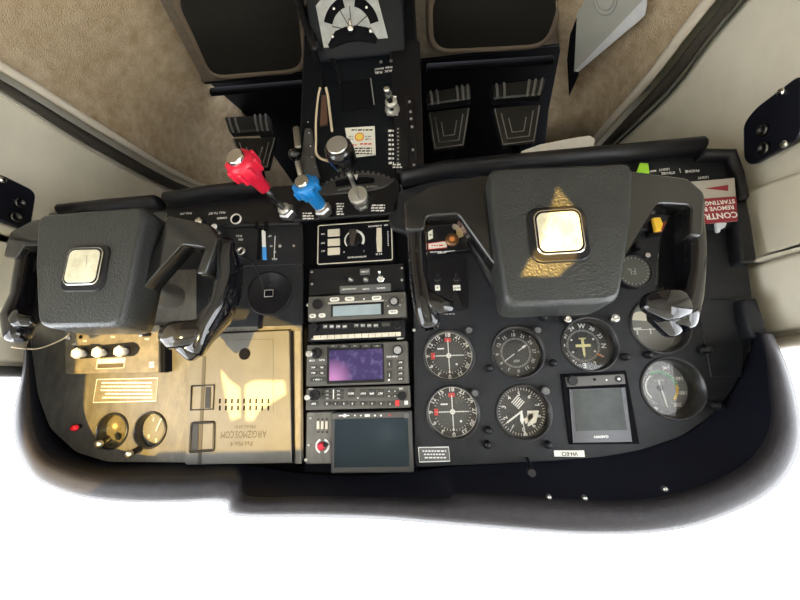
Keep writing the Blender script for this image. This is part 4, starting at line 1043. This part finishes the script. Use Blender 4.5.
# ------------------------------------------------------------------ engine controls
def hexy(r, n=6): return [(r, 0)]
def control(px, py, kx, ky, tip, colm, name, label, r0=.0105):
    """push-pull control: nut on the shelf at px,py; knob face centred at kx,ky, 'tip' metres out"""
    g = pthing(name, px, py, label, 'engine control', h=.012)
    x, y = pp(px, py, .015); X1, Y1 = pp(kx, ky, tip); a0 = Vector((x, y, .012)); a1 = Vector((X1, Y1, tip)); d = (a1 - a0).normalized()
    rot = d.to_track_quat('Z', 'Y').to_matrix().to_4x4(); M0 = Matrix.Translation(a0) @ rot; L = (a1 - a0).length
    b = MB(); b.lathe([(.0135, 0), (.0145, .004), (.0145, .012), (.012, .015)], seg=6, M=M0, smooth=False); b.build('nut', STEEL, g)
    b = MB(); b.lathe([(.0105, .014), (.0105, .020), (.0085, .022), (.0, .0225)], seg=24, M=M0); b.build('collar', mat('pale metal collar', (.62, .60, .56), .3, .7), g)
    return g, M0, L
g, M0, L = control(289, 214, 235, 157, .150, RED, 'mixture_control', 'red ribbed mixture knob pulled far out on its steel shaft')
b = MB(); b.lathe([(.0048, .01), (.0048, L - .05)], seg=16, M=M0); b.build('shaft', mat('dark steel shaft', (.12, .12, .12), .25, .9), g)
b = MB(); b.lathe([(.0070, L - .070), (.0098, L - .068), (.0106, L - .052), (.0118, L - .045), (.0205, L - .028), (.0215, L - .012), (.019, L - .006), (.0145, L - .003)], seg=32, M=M0)
for i in range(8): b.tube([M0 @ Vector((*polar(0, 0, .0205, i * 45), L - .030)), M0 @ Vector((*polar(0, 0, .0212, i * 45), L - .011))], .0035, 8)
b.build('knob', RED, g)
b = MB(); b.lathe([(.0125, L - .006), (.0125, L + .002), (.0118, L + .003)], seg=28, M=M0, cap=False); b.build('button_rim', CHROME, g)
b = MB(); b.lathe([(.0118, L - .004), (.0118, L + .0024)], seg=28, M=M0); b.build('button', STEEL, g)
g, M0, L = control(325, 212, 302, 182, .085, BLUE, 'propeller_control', 'blue ribbed propeller knob beside the red knob')
b = MB(); b.lathe([(.0085, .018), (.0105, .022), (.0115, L - .030), (.0125, L - .027), (.0185, L - .020), (.0195, L - .008), (.017, L - .003), (.0125, L - .001)], seg=32, M=M0)
for i in range(8): b.tube([M0 @ Vector((*polar(0, 0, .0185, i * 45), L - .020)), M0 @ Vector((*polar(0, 0, .0190, i * 45), L - .008))], .0035, 8)
b.build('knob', BLUE, g)
b = MB(); b.lathe([(.0112, L - .003), (.0112, L + .003), (.0104, L + .004)], seg=28, M=M0, cap=False); b.build('button_rim', CHROME, g)
b = MB(); b.lathe([(.0104, L - .003), (.0104, L + .0034)], seg=28, M=M0); b.build('button', STEEL, g)
# throttle
g = pthing('throttle_control', 360, 200, 'black throttle knob with a steel end on a long thin rod', 'engine control', h=.012)
x, y = pp(362, 205, .015); X1, Y1 = pp(337, 145, .150); a0 = Vector((x, y, .012)); a1 = Vector((X1, Y1, .150)); d = (a1 - a0).normalized(); L = (a1 - a0).length
M0 = Matrix.Translation(a0) @ d.to_track_quat('Z', 'Y').to_matrix().to_4x4()
b = MB(); b.lathe([(.012, 0), (.013, .006), (.010, .012)], seg=6, M=M0, smooth=False); b.build('nut', STEEL, g)
b = MB(); b.lathe([(.010, .01), (.0105, .022), (.0150, .0225)], seg=40, M=M0); b.lathe([(.0150, .0225), (.0150, .033)], seg=40, M=M0)
b.build('friction_lock', mat('pale cast metal', (.56, .55, .50), .35, .6), g)
b = MB(); b.box(-.0013, -.0135, .033, .0013, .0135, .0350, 0, M0); b.build('lock_rib', CHROME, g)
b = MB(); b.lathe([(.0032, .03), (.0032, L - .04)], seg=14, M=M0); b.build('rod', STEEL, g)
b = MB(); b.lathe([(.006, L - .050), (.010, L - .047), (.019, L - .030), (.020, L - .012), (.0185, L - .004), (.0150, L - .001), (.0138, L - .001)], seg=36, M=M0); b.build('knob', GLOSS, g)
b = MB(); b.lathe([(.0138, L - .004), (.0138, L + .0015)], seg=32, M=M0); b.build('end_cap', mat('turned steel', (.62, .61, .58), .28, .9, bump=.15, bscale=300), g)

# ------------------------------------------------------------------ centre console
def WP(px, py, p0, nr):
    o = Vector((0, -CD, ZO)); r = (W(px, py, Y=0) - o); t = (p0 - o).dot(nr) / r.dot(nr); return o + r * t
ped = thing('center_console', V(.11, .1, -.75), 'tall black centre console reaching down from the radios to the floor', 'console')
b = MB(); b.prism([(.0, -.75 + ZO), (.222, -.75 + ZO), (.225, -.335 + ZO), (.0, -.335 + ZO)], -.22, -.002, ch=.004); b.build('body', mat('console black', (.005, .007, .010), .4, spec=.2, bump=.2, bscale=300), ped)
b = MB(); b.prism(smooth_poly(pl([(389, 40), (420, 40), (424, 168), (396, 172)], .006), .006), 0, .006, ch=.002); b.build('side_cover', BLACK, ped)
b = MB(); b.prism(smooth_poly(pl([(342, 80), (370, 78), (375, 104), (342, 110)], .004), .004), 0, .003, ch=.001); b.build('pocket', MATTE, ped)
b = MB(); b.tube([(*pp(370.5, 78, .004), .003), (*pp(374, 104, .004), .003)], .0011, 6); b.build('pocket_edge', DIM, ped)
b = MB(); b.tube([(*pp(316, 56, .004), .004), (*pp(332, 58, .004), .004), (*pp(338, 70, .004), .004), (*pp(340, 82, .004), .004)], .003, 8); b.build('moulding', BLACK, ped)
b = MB(); b.tube([(*pp(372, 50, .004), .004), (*pp(379, 48, .004), .004)], .003, 8); b.build('moulding', BLACK, ped)
txt(ped, [('FUEL', 378.5, 72.5, 4.2), ('AUX', 388.5, 71, 4.2), ('BOOST', 379, 68.8, 3.4), ('PUMP', 388.8, 67.3, 3.4)], .0064)
b = MB(); b.cyl(*pp(381, 62, .006), .003, .006, .007, 0, 12); b.build('jack_hole', STEEL, ped)
b = MB(); b.cyl(*pp(391, 61, .006), .003, .006, .007, 0, 12); b.build('jack_hole', STEEL, ped)
bart(ped, 391, 147, 6, 8, .0064, WHITE, lh=4.6, seed=21); bart(ped, 398, 146, 2.2, 10, .0064, DIM, lh=3.8, seed=22); bart(ped, 397, 166, 10, 2, .0064, WHITE, seed=24)
b = MB()
b.prism(smooth_poly(pl([(406, 96), (413, 96), (417, 172), (410, 173)], .010), .002), .006, .010, ch=.001); b.build('hinge_strip', BLACK, ped)
for px, py in ((409.5, 102), (410.5, 112), (411, 119), (412, 127), (413, 150), (414, 165)):
    b = MB(); b.lathe([(.0026, .010), (.002, .012), (0, .0123)], *pp(px, py, .010), 12); b.build('screw', STEEL, ped)
# fuel selector on its sloping step
FP0 = V(0, -.010, -.600); FD = Vector((0, -.075, -.115)).normalized(); FN = Vector((1, 0, 0)).cross(FD); 
if FN.y > 0: FN = -FN
def FQ(px, py, off=0.0): return WP(px, py, FP0 + FN * off, FN)
b = MB()
c0 = [V(.012, .0, -.55), V(.215, .0, -.55)]; 
prof = [V(0, .0, -.596), V(0, -.010, -.600), V(0, -.101, -.7395), V(0, -.101, -.75), V(0, .0, -.75)]
b.loft([[Vector((x, p.y, p.z)) for p in prof] for x in (.022, .196)], smooth=False); b.build('step', MATS['console black'], ped, 'world', bevel=.003)
def fprism(b, pts, o0, o1, mi=0):
    lo = [FQ(a, c, o0) for a, c in pts]; hi = [p + FN * (o1 - o0) for p in lo]; b.loft([lo, hi], mi, smooth=False); return b
g = thing('fuel_selector', FQ(352, 30), 'silver selector plate with black arcs and a pointer at the foot of the console', 'selector')
b = MB(); fprism(b, [(316, 6), (320, 1), (326, -2), (376, -8), (388, 38), (378, 39), (374, 33), (336, 37), (333, 47), (324, 48)], .0, .0015); b.build('plate', ALU, g, 'world')
fo = FQ(351.5, 30.5, .0015); fx = (FQ(361, 30, .0015) - fo).normalized(); fx = Vector((-1, 0, 0)); fy = FD
def FL(r, a, o=.0): return fo + fx * r * math.cos(RAD(a)) + fy * r * math.sin(RAD(a)) + FN * o
def farc(b, r0, r1, a0, a1, o, n=16):
    lo = [FL(r0, a0 + (a1 - a0) * i / n, o) for i in range(n + 1)] + [FL(r1, a1 - (a1 - a0) * i / n, o) for i in range(n + 1)]
    hi = [p + FN * .0006 for p in lo]; b.loft([lo, hi], smooth=False)
for a0, a1 in ((10, 75), (102, 160)):
    b = MB(); farc(b, .036, .052, a0 + 0, a1, 0); b.build('arc_band', MATTE, g, 'world')
b = MB()
for a in (0, 32, 88, 118, 165): b.loft([[FL(.006, a - 6, .0004), FL(.036, a - 1.2, .0004), FL(.036, a + 1.2, .0004), FL(.006, a + 6, .0004)], [FL(.006, a - 6, .0009), FL(.036, a - 1.2, .0009), FL(.036, a + 1.2, .0009), FL(.006, a + 6, .0009)]], smooth=False)
b.build('radial_marks', BLACK, g, 'world')
for a in (44, 128):
    b = MB(); b.tube([FL(.044, a, .0), FL(.044, a, .003)], .0028, 10); b.build('screw', CHROME, g, 'world')
b = MB(); b.loft([[FL(.050, -158, .0), FL(.030, 178, .0), FL(.012, 150, 0), FL(.012, 30, 0), FL(.030, 2, .0), FL(.050, -22, .0), FL(.050, -30, .0), FL(.02, -60, .0), FL(.02, -120, 0), FL(.05, -150, 0)], [FL(.050, -158, .003), FL(.030, 178, .003), FL(.012, 150, .003), FL(.012, 30, .003), FL(.030, 2, .003), FL(.050, -22, .003), FL(.050, -30, .003), FL(.02, -60, .003), FL(.02, -120, .003), FL(.05, -150, .003)]], smooth=False); b.build('handle', MATTE, g, 'world')
b = MB(); b.tube([FL(0, 0, .002), FL(0, 0, .010)], [.008, .006], 16); b.tube([FL(.003, 90, .008), FL(.014, 90, .008)], .003, 8); b.build('pointer_hub', CHROME, g, 'world')
for a in (-148, -30): b = MB(); b.tube([FL(.036, a + 20 * (1 if a > -90 else -1) , .003), FL(.036, a + 20 * (1 if a > -90 else -1), .006)], .0035, 10); b.build('handle_screw', CHROME, g, 'world')

# ribbed hose beside the console
g = thing('ribbed_hose', WP(311, 35, V(0, -.03, 0), Vector((0, 1, 0))), 'ribbed black hose running up beside the silver selector plate', 'hose')
b = MB(); hp = curve_pts([W(297, -10, Y=-.035), W(303, 15, Y=-.035), W(310, 35, Y=-.035), W(316, 50, Y=-.03)], 6)
rr_ = [.0085 if i % 2 else .0065 for i in range(len(hp))]; b.tube(hp, rr_, 14); b.build('hose', BLACK, g, 'world')
b = MB(); b.tube(curve_pts([W(314, 50, Y=-.03), W(318, 62, Y=-.02), W(322, 75, Y=-.02), W(325, 90, Y=-.02)], 5), .005, 10); b.build('hose_end', MATTE, g, 'world')
# ivory curved tubing
cable('looped_tube', [(320, 88, .03), (318, 98, .03), (316, 120, .03), (316, 140, .03), (316, 152, .03), (320, 158, .03), (328, 161, .035), (334, 163, .04)], .0020, CABLE, 'long ivory tube bending under the throttle knob', 'tube')
cable('ivory_rod', [(326, 88, .03), (328, 97, .03), (329, 106, .03), (332, 131, .035)], .0022, CABLE, 'short straight ivory rod above the throttle knob', 'tube')
b = MB(); b.prism(pl([(321.5, 95), (326, 95), (327.5, 124), (320, 125)], .026), .022, .026); tag(b.build('leather_strap', BROWN), 'brown strap between the two ivory tubes', 'strap')
# lever and drilled track left of the throttle
g = pthing('hand_lever', 294, 150, 'steel lever with a round black knob between the blue knob and pedals', 'lever', h=.02)
b = MB(); b.tube([(*pp(296, 128, .01), .01), (*pp(298, 147, .02), .02)], .006, 12, rz=.003); b.tube([(*pp(297, 160, .02), .02), (*pp(302, 182, .012), .012)], .005, 10); b.build('arm', STEEL, g)
b = MB(); x, y = pp(294.5, 153.5, .03); b.lathe([(0, .015), (.008, .018), (.011, .025), (.010, .033), (.006, .038), (0, .039)], x, y, 20); b.build('knob', GLOSS, g)
b = MB(); b.prism(smooth_poly(pl([(305, 128), (311, 128), (315, 160), (320, 178), (302, 178), (300, 164)], .012), .003), .006, .012, ch=.001); b.build('track', mat('dark grey bracket', (.06, .06, .06), .4), g)
for px, py in ((308, 122), (309, 133), (310.5, 146), (312, 157), (315, 167)):
    b = MB(); b.lathe([(.0018, .012), (.0012, .013), (0, .0132)], *pp(px, py, .012), 8); b.build('rivet', CHROME, g)
# primer
g = pthing('primer_pump', 391, 100, 'stacked chrome plunger on the console above the scale marks', 'primer')
b = MB(); b.lathe([(.0135, .006), (.0125, .011), (.0085, .014), (.008, .019), (.0105, .022), (.0105, .026), (.006, .028)], *pp(392, 108, .01), 24); b.build('base', MATS['pale cast metal'], g)
b = MB(); x, y = pp(390, 99, .03); b.tube([(*pp(392, 109, .014), .014), (*pp(387.5, 91, .045), .045)], .0045, 12); b.build('plunger', BLACK, g)
b = MB(); b.tube([(*pp(388.5, 96, .036), .036), (*pp(387.8, 92, .042), .042)], .0058, 14); b.build('collar', STEEL, g)
b = MB(); b.lathe([(.0055, .045), (.0055, .050), (.004, .052), (0, .052)], *pp(386.5, 89, .05), 18); b.build('cap', CHROME, g)
b = MB(); b.tube([(*pp(391, 96, .03), .03), (*pp(396, 97, .03), .03)], .0022, 8); b.build('pin', CHROME, g)
bart(ped, 392, 115, 12, 1, .0064, WHITE, seed=23)

# trim wheel
g = pthing('trim_wheel', 360, 190, 'notched black trim wheel arching behind the throttle', 'trim wheel')
cx, cy = pp(360, 232, -.01)
b = MB(); b.loft([[(*polar(cx, cy, r0, 180 + t), z0) for r0, z0 in ((.085, -.0), (.100, -.0), (.103, .003), (.100, .007), (.092, .009), (.086, .006))] for t in range(-52, 53, 4)])
for i in range(-9, 10): q = polar(cx, cy, .1025, 180 + i * 5.2); b.cyl(q[0], q[1], .0028, .0, .0085, 0, 10)
b.build('rim', mat('highlight grey wheel rim', (.09, .09, .092), .3), g)  # base colour lightened to stand for the lit rim and notch highlights
b = MB(); b.prism(smooth_poly(pl([(316, 190), (326, 182), (345, 175), (362, 173), (380, 174), (396, 180), (384, 188), (365, 192), (340, 194), (322, 196)], .014), .006), .004, .014, ch=.003); b.build('indicator_cover', mat('satin dark grey', (.03, .03, .032), .3), g)
b = MB(); b.prism(smooth_poly(pl([(335, 181), (350, 178), (366, 177), (375, 178), (374, 183), (350, 185), (336, 187)], .014), .003), .014, .0145); b.build('indicator_slot', MATTE, g)
b = MB(); b.prism(pl([(354, 175), (358, 174.5), (356.4, 180)], .0150), .0146, .0155); b.build('indicator_pointer', WHITE, g)
txt(g, [('NOSE DOWN', 346, 188.5, 3, 6), ('NOSE UP', 372, 186.5, 3, -4)], .0142, DIM)

# ------------------------------------------------------------------ rudder pedals
def pedal(bar_, padp, Y, label, flip=1):
    h = -Y; pts = padp; c = W(sum(p[0] for p in pts) / len(pts), sum(p[1] for p in pts) / len(pts), Y=Y)
    g = thing('rudder_pedal', c, label, 'pedal', 'rudder pedals')
    RB = mat('black pedal rubber', (.016, .017, .017), .38, bump=.15, bscale=200)
    b = MB(); b.prism(smooth_poly(pl(padp, h), .004), h - .012, h, ch=.002); b.build('pad', RB, g)
    q = pl(bar_, h + .01); b = MB(); b.prism(smooth_poly(q, .003), h - .010, h + .010, ch=.003); tb = b.build('toe_bar', RB, g)
    for t in (.1, .24, .70, .82, .94):
        b = MB()
        a = lerp(Vector(q[0]), Vector(q[1]), t); c2 = lerp(Vector(q[3]), Vector(q[2]), t)
        b.tube([(*a, h + .009), (*lerp(a, c2, .5), h + .013), (*c2, h + .009)], .0028, 8)
        b.build('rib', mat('worn rubber rib', (.20, .20, .195), .3), tb)
    P4 = [Vector(p) for p in pl(padp, h)]; cen = sum(P4, Vector((0, 0))) / 4
    a, b_, c3, d = P4                                    # a,b near the bar; c,d the far end
    b = MB()
    for s in (.93, .66, .36):
        q4 = [cen + (p - cen) * s for p in (a, d, c3, b_)]; b.tube([(*p, h + .0005) for p in q4], .0013, 6)
    b.build('tread_lines', mat('worn rubber line', (.30, .30, .295), .4), g)
    top = cen; b = MB(); b.tube([(cen.x, cen.y, h - .012), (cen.x, cen.y + .05, h - .05), (cen.x, cen.y + .22, h - .06)], .010, 10); b.build('arm', MATTE, g)
pedal([(426, 92), (470, 84), (471, 98), (428, 104.5)], [(428, 112), (470, 107), (464, 146), (434, 150)], .17, 'rudder pedal nearest the console, right half of the photo')
pedal([(491, 84.5), (546, 78), (542, 94), (493, 98.5)], [(493, 108), (541, 104), (535, 142), (502, 146)], .17, 'rudder pedal beside the tan kick panel, right half of the photo')
pedal([(224, 117), (268, 114), (270, 130), (229, 132)], [(232, 138), (276, 137), (268, 168), (243, 170)], .22, 'rudder pedal behind the red knob, left half of the photo')
# frames over the pedals
def world_bar(name, a, c, r, rz, m, label, cat):
    b = MB(); b.tube([a, c], r, 10, rz=rz, up=(0, 0, 1)); return tag(b.build(name, m, frame='world'), label, cat)
world_bar('pedal_rail', W(212, 92, Y=.20), W(306, 84, Y=.20), .008, .012, MATTE, 'dark rail across the left footwell in front of the pedal', 'rail')
world_bar('pedal_rail', W(428, 68, Y=.20), W(552, 60, Y=.20), .008, .012, MATTE, 'dark rail across the right footwell above the two pedals', 'rail')

# ------------------------------------------------------------------ papers and the pale card
KA, KB, KC = W(555, 0, Z=ZF), W(706, 0, X=XT2), W(585, 150, X=XT2)
KN = (KB - KA).cross(KC - KA).normalized()
if KN.x < 0: KN = -KN
def KQ(px, py, off): return WP(px, py, KA + KN * off, KN)
def sheet3(name, pts, off, th, m, label, cat, group=None):
    lo = [KQ(a, c, off) for a, c in pts]; b = MB(); b.loft([[p - KN * th for p in lo], lo], smooth=False); return tag(b.build(name, m, frame='world'), label, cat, group)
o = sheet3('pocket_slit', [(591, -12), (578, 14), (570, 35), (567, 60), (569, 96), (578, 76), (580, 30), (600, -12)], .0065, .002, MATTE, 'dark opening of the map pocket in the right kick panel', 'pocket')
o = sheet3('map', [(577, 14), (592, -12), (652, -12), (643, 0), (574, 72)], .0085, .001, PAPER, 'grey folded map with a ring print in the right kick panel pocket', 'map')
b = MB()
for r0 in (.030, .022):
    c_ = KQ(605, -2, .009); u = (KQ(615, -2, .009) - c_).normalized(); v_ = KN.cross(u)
    b.tube([c_ + u * r0 * math.cos(t / 16 * 2 * PI) * .8 + v_ * r0 * math.sin(t / 16 * 2 * PI) for t in range(17)], .0010, 6)
r_ = b.build('printed_rings', DIM, frame='world'); r_.parent = o; r_.location = r_.location - o.location
sheet3('paper_sheet', [(640, -2), (646, -12), (647, 3), (645, 15), (640, 20), (578, 72), (574, 71)], .0072, .0006, PAPERW, 'white paper sheet tucked behind the grey map', 'paper')
b = MB(); X3 = -.470; lo = [W(a, c, X=X3) for a, c in ((649, 66), (650, 88), (603, 122), (598, 112))]; b.loft([lo, [p + Vector((-.0015, 0, 0)) for p in lo]], smooth=False)
tag(b.build('paper_sheet', PAPER, frame='world'), 'pale folded paper poking out below the right carpet piping', 'paper')
b = MB(); q = [W(a, c, Y=.03) for a, c in ((521, 151), (540, 144), (575, 137), (590, 135), (596, 139), (594, 146), (562, 153), (525, 161))]
b.loft([q, [p + Vector((0, .012, 0)) for p in q]], smooth=False); tag(b.build('pale_handle', mat('marbled off white plastic', (.74, .72, .68), .35, col2=(.62, .60, .58), vscale=40), frame='world', bevel=.002), 'off white curved handle standing behind the black rail', 'handle')

# ------------------------------------------------------------------ yokes
yk = thing('control_yoke', W(560, 235, Y=-.15), 'larger control yoke in front of the flight dials, its centre pad lit by the sun', 'control yoke', 'control yokes')
def yp(px, py, h): return (*pp(px, py, h), h)
LH = .190
def hub_ring(h, k, dz=0.0):
    pts = [(488, 176), (491, 168), (500, 167), (622, 162), (631, 163), (634, 170), (632, 225), (622, 290), (619, 299), (610, 303), (518, 307), (508, 305), (504, 298), (495, 240)]
    q = smooth_poly(pl(pts, LH), .007, 4); c = Vector((sum(p[0] for p in q) / len(q), sum(p[1] for p in q) / len(q)))
    return [(c.x + (p[0] - c.x) * k, c.y + (p[1] - c.y) * k + dz, h) for p in q]
b = MB(); b.loft([hub_ring(.138, .98, .004), hub_ring(.150, 1.0, .002), hub_ring(.182, 1.0), hub_ring(.187, .985), hub_ring(.190, .955), hub_ring(.191, .93)]); b.build('center_pad', LEATH, yk)
# emblem with its frame
eo = prect(531, 203, 590, 258, LH + .002)
b = MB(); b.prism(rr(*prect(528, 207, 588, 263, LH + .001), .012, 6), LH, LH + .0035, ch=.002, smooth=True); eb = b.build('emblem_base', BLACK, yk)
b = MB(); b.prism(rr(*prect(535, 209, 584, 254, LH + .005), .009, 6), LH + .003, LH + .006, ch=.0008); b.build('emblem_rim', CHROME, yk)
b = MB(); b.prism(rr(*prect(536.2, 210.2, 582.8, 252.8, LH + .006), .0085, 6), LH + .006, LH + .0063); b.build('emblem_inset', MATTE, yk)
b = MB(); b.prism(rr(*prect(538, 212, 581, 251, LH + .006), .0075, 6), LH + .006, LH + .0068, ch=.0003); b.build('emblem', GOLD, yk)
x0, y0, x1, y1 = prect(537.5, 211.5, 581.5, 251.5, LH + .007); ex, ey = (x0 + x1) / 2, (y0 + y1) / 2
b = MB(); b.prism([(ex - .004, ey - .014), (ex + .004, ey - .014), (ex + .007, ey + .004), (ex, ey + .014), (ex - .007, ey + .004)], LH + .0068, LH + .0078, ch=.0005); b.prism([(ex - .016, ey - .002), (ex + .016, ey - .002), (ex + .012, ey + .003), (ex - .012, ey + .003)], LH + .0068, LH + .0074, ch=.0003); b.build('emblem_relief', GOLD, yk)
# arms
def armplate(pts, h0, h1, name, r=.005, ch=.0022):
    b = MB(); b.prism(smooth_poly(pl(pts, h1), r, 5), h0, h1, ch=ch, smooth=True); return b.build(name, ARMM, yk)
armplate([(500, 172), (430, 186), (404, 201), (405, 230), (424, 230), (427, 216), (458, 214), (492, 262), (508, 275)], .142, .168, 'arm')
armplate([(626, 170), (688, 178), (705, 193), (703, 236), (690, 236), (691, 205), (658, 203), (633, 243), (618, 270)], .142, .168, 'arm')
# grips
def grip(pts, rx, rz, name='grip'):
    b = MB(); b.tube([Vector((*pp(a, c, h_), h_)) for a, c, h_ in pts], rx, 20, rz=rz, up=(0, 0, 1), power=.75); return b.build(name, GLOSS, yk)
grip([(415, 207, .150), (416, 216, .145), (417, 235, .136), (418, 260, .134), (420, 285, .138), (424, 305, .156), (430, 324, .158)], [.0105, .0115, .0115, .0115, .0115, .0120, .0120], [.014, .018, .028, .030, .028, .020, .014])
grip([(691, 200, .150), (687, 212, .145), (682, 235, .128), (680, 260, .124), (679, 285, .128), (680, 305, .145), (680, 324, .152)], [.0110, .0125, .0125, .0130, .0130, .0130, .0125], [.014, .018, .032, .036, .034, .026, .016])
grip([(424, 296, .156), (433, 303, .162), (441, 306, .166), (450, 307, .162)], [.0110, .0110, .0100, .0070], [.012, .012, .011, .007], 'thumb_horn')
grip([(686, 300, .148), (674, 305, .156), (660, 305, .162), (647, 303, .160)], [.0130, .0175, .0180, .0110], [.012, .016, .015, .009], 'thumb_horn')
b = MB(); b.tube([Vector((*pp(660, 314, .15), .15)), Vector((*pp(672, 330, .145), .145))], [.014, .011], 14); b.build('trim_switch', GLOSS, yk)
# diagonal braces behind the arms and the column
b = MB(); b.tube([Vector((*pp(474, 240, .135), .135)), Vector((*pp(498, 285, .120), .120))], .010, 12); b.build('brace', BLACK, yk)
cxy = Vector(pp(560, 235, LH))
b = MB(); b.cyl(cxy.x, cxy.y, .050, .128, .142, 0, 40, ch=.004); b.build('hub_back', BLACK, yk)
b = MB(); b.cyl(cxy.x, cxy.y, .019, .0135, .130, 0, 28); b.build('column', STEEL, yk)
for i in range(4):
    b = MB(); x, y = pp(683, 214 + i * 4, .13); b.lathe([(.006, -.002), (.0045, .0), (.006, .002)], 0, 0, 14, M=Matrix.Translation((x, y, .128)) @ Matrix.Rotation(PI / 2, 4, 'X')); b.build('cord_coil', BLACK, yk)
loc = Vector((.427, yk.location.y + .030, yk.location.z - .008))
y2 = copy_tree(yk, loc, 'control yoke on the left half of the photo, over the sunlit panel')
y2.rotation_euler = (0, RAD(2.5), 0)
for c in kids(y2):
    if c.name.split('.')[0] in ('arm', 'grip', 'thumb_horn', 'trim_switch'):
        q = [v.co for v in c.data.vertices]; zm = -.045; left = q[0].x > 0
        if 'arm' not in c.name: 
            t = Vector((.150 if left else -.150, 0, zm)); c.rotation_euler = (0, RAD(-7), 0)
            c.location = t - Matrix.Rotation(RAD(-7), 3, 'Y') @ t + Vector((-.020 if left else -.002, 0, 0))
            if not left and 'grip' in c.name: c.scale = (1, .72, 1)
        else: c.location = (-.020 if left else -.002, 0, 0)
for c in kids(y2):
    if c.name.split('.')[0] in ('center_pad', 'emblem_base', 'emblem_rim', 'emblem', 'emblem_inset', 'emblem_relief', 'hub_back', 'column'):
        c.scale = (-1, 1, 1); c.location = (.020, 0, 0)

# ------------------------------------------------------------------ camera, light, view
cam = bpy.data.cameras.new('camera'); co = bpy.data.objects.new('camera', cam); COL.objects.link(co); scene.camera = co
cam.sensor_width = 36; cam.lens = 36 * F / 800; cam.clip_start = .01
# camera axes in the world: right, up, back expressed through the panel's own axes
def camax(v): return Vector((v.dot(hh), v.dot(nn), -v.dot(dd)))
R = camax(Vector((1, 0, 0))); U = camax(Vector((0, -1, 0))); B = camax(Vector((0, 0, -1)))
Mx = Matrix((R, U, B)).transposed().to_4x4(); Mx.translation = Vector((0, -CD, ZO)); co.matrix_world = Mx
w = bpy.data.worlds.new('world'); scene.world = w; w.use_nodes = True
bg = w.node_tree.nodes['Background']; bg.inputs[0].default_value = (.94, .97, 1, 1); bg.inputs[1].default_value = 6.8
sl = bpy.data.lights.new('sun', 'SUN'); so = bpy.data.objects.new('sun', sl); COL.objects.link(so)
sl.energy = 40; sl.color = (1, .68, .20); sl.angle = math.radians(.25); so.location = (-.5, -3, 3)
so.rotation_euler = SUN.to_track_quat('-Z', 'Y').to_euler()
scene.view_settings.view_transform = 'Standard'; scene.view_settings.look = 'None'
scene.view_settings.exposure = .32; scene.view_settings.gamma = 1; scene.view_settings.use_curve_mapping = False
scene.cycles.max_bounces = 8; scene.cycles.transparent_max_bounces = 12
for o in list(COL.objects):
    if '_o' in o: del o['_o']
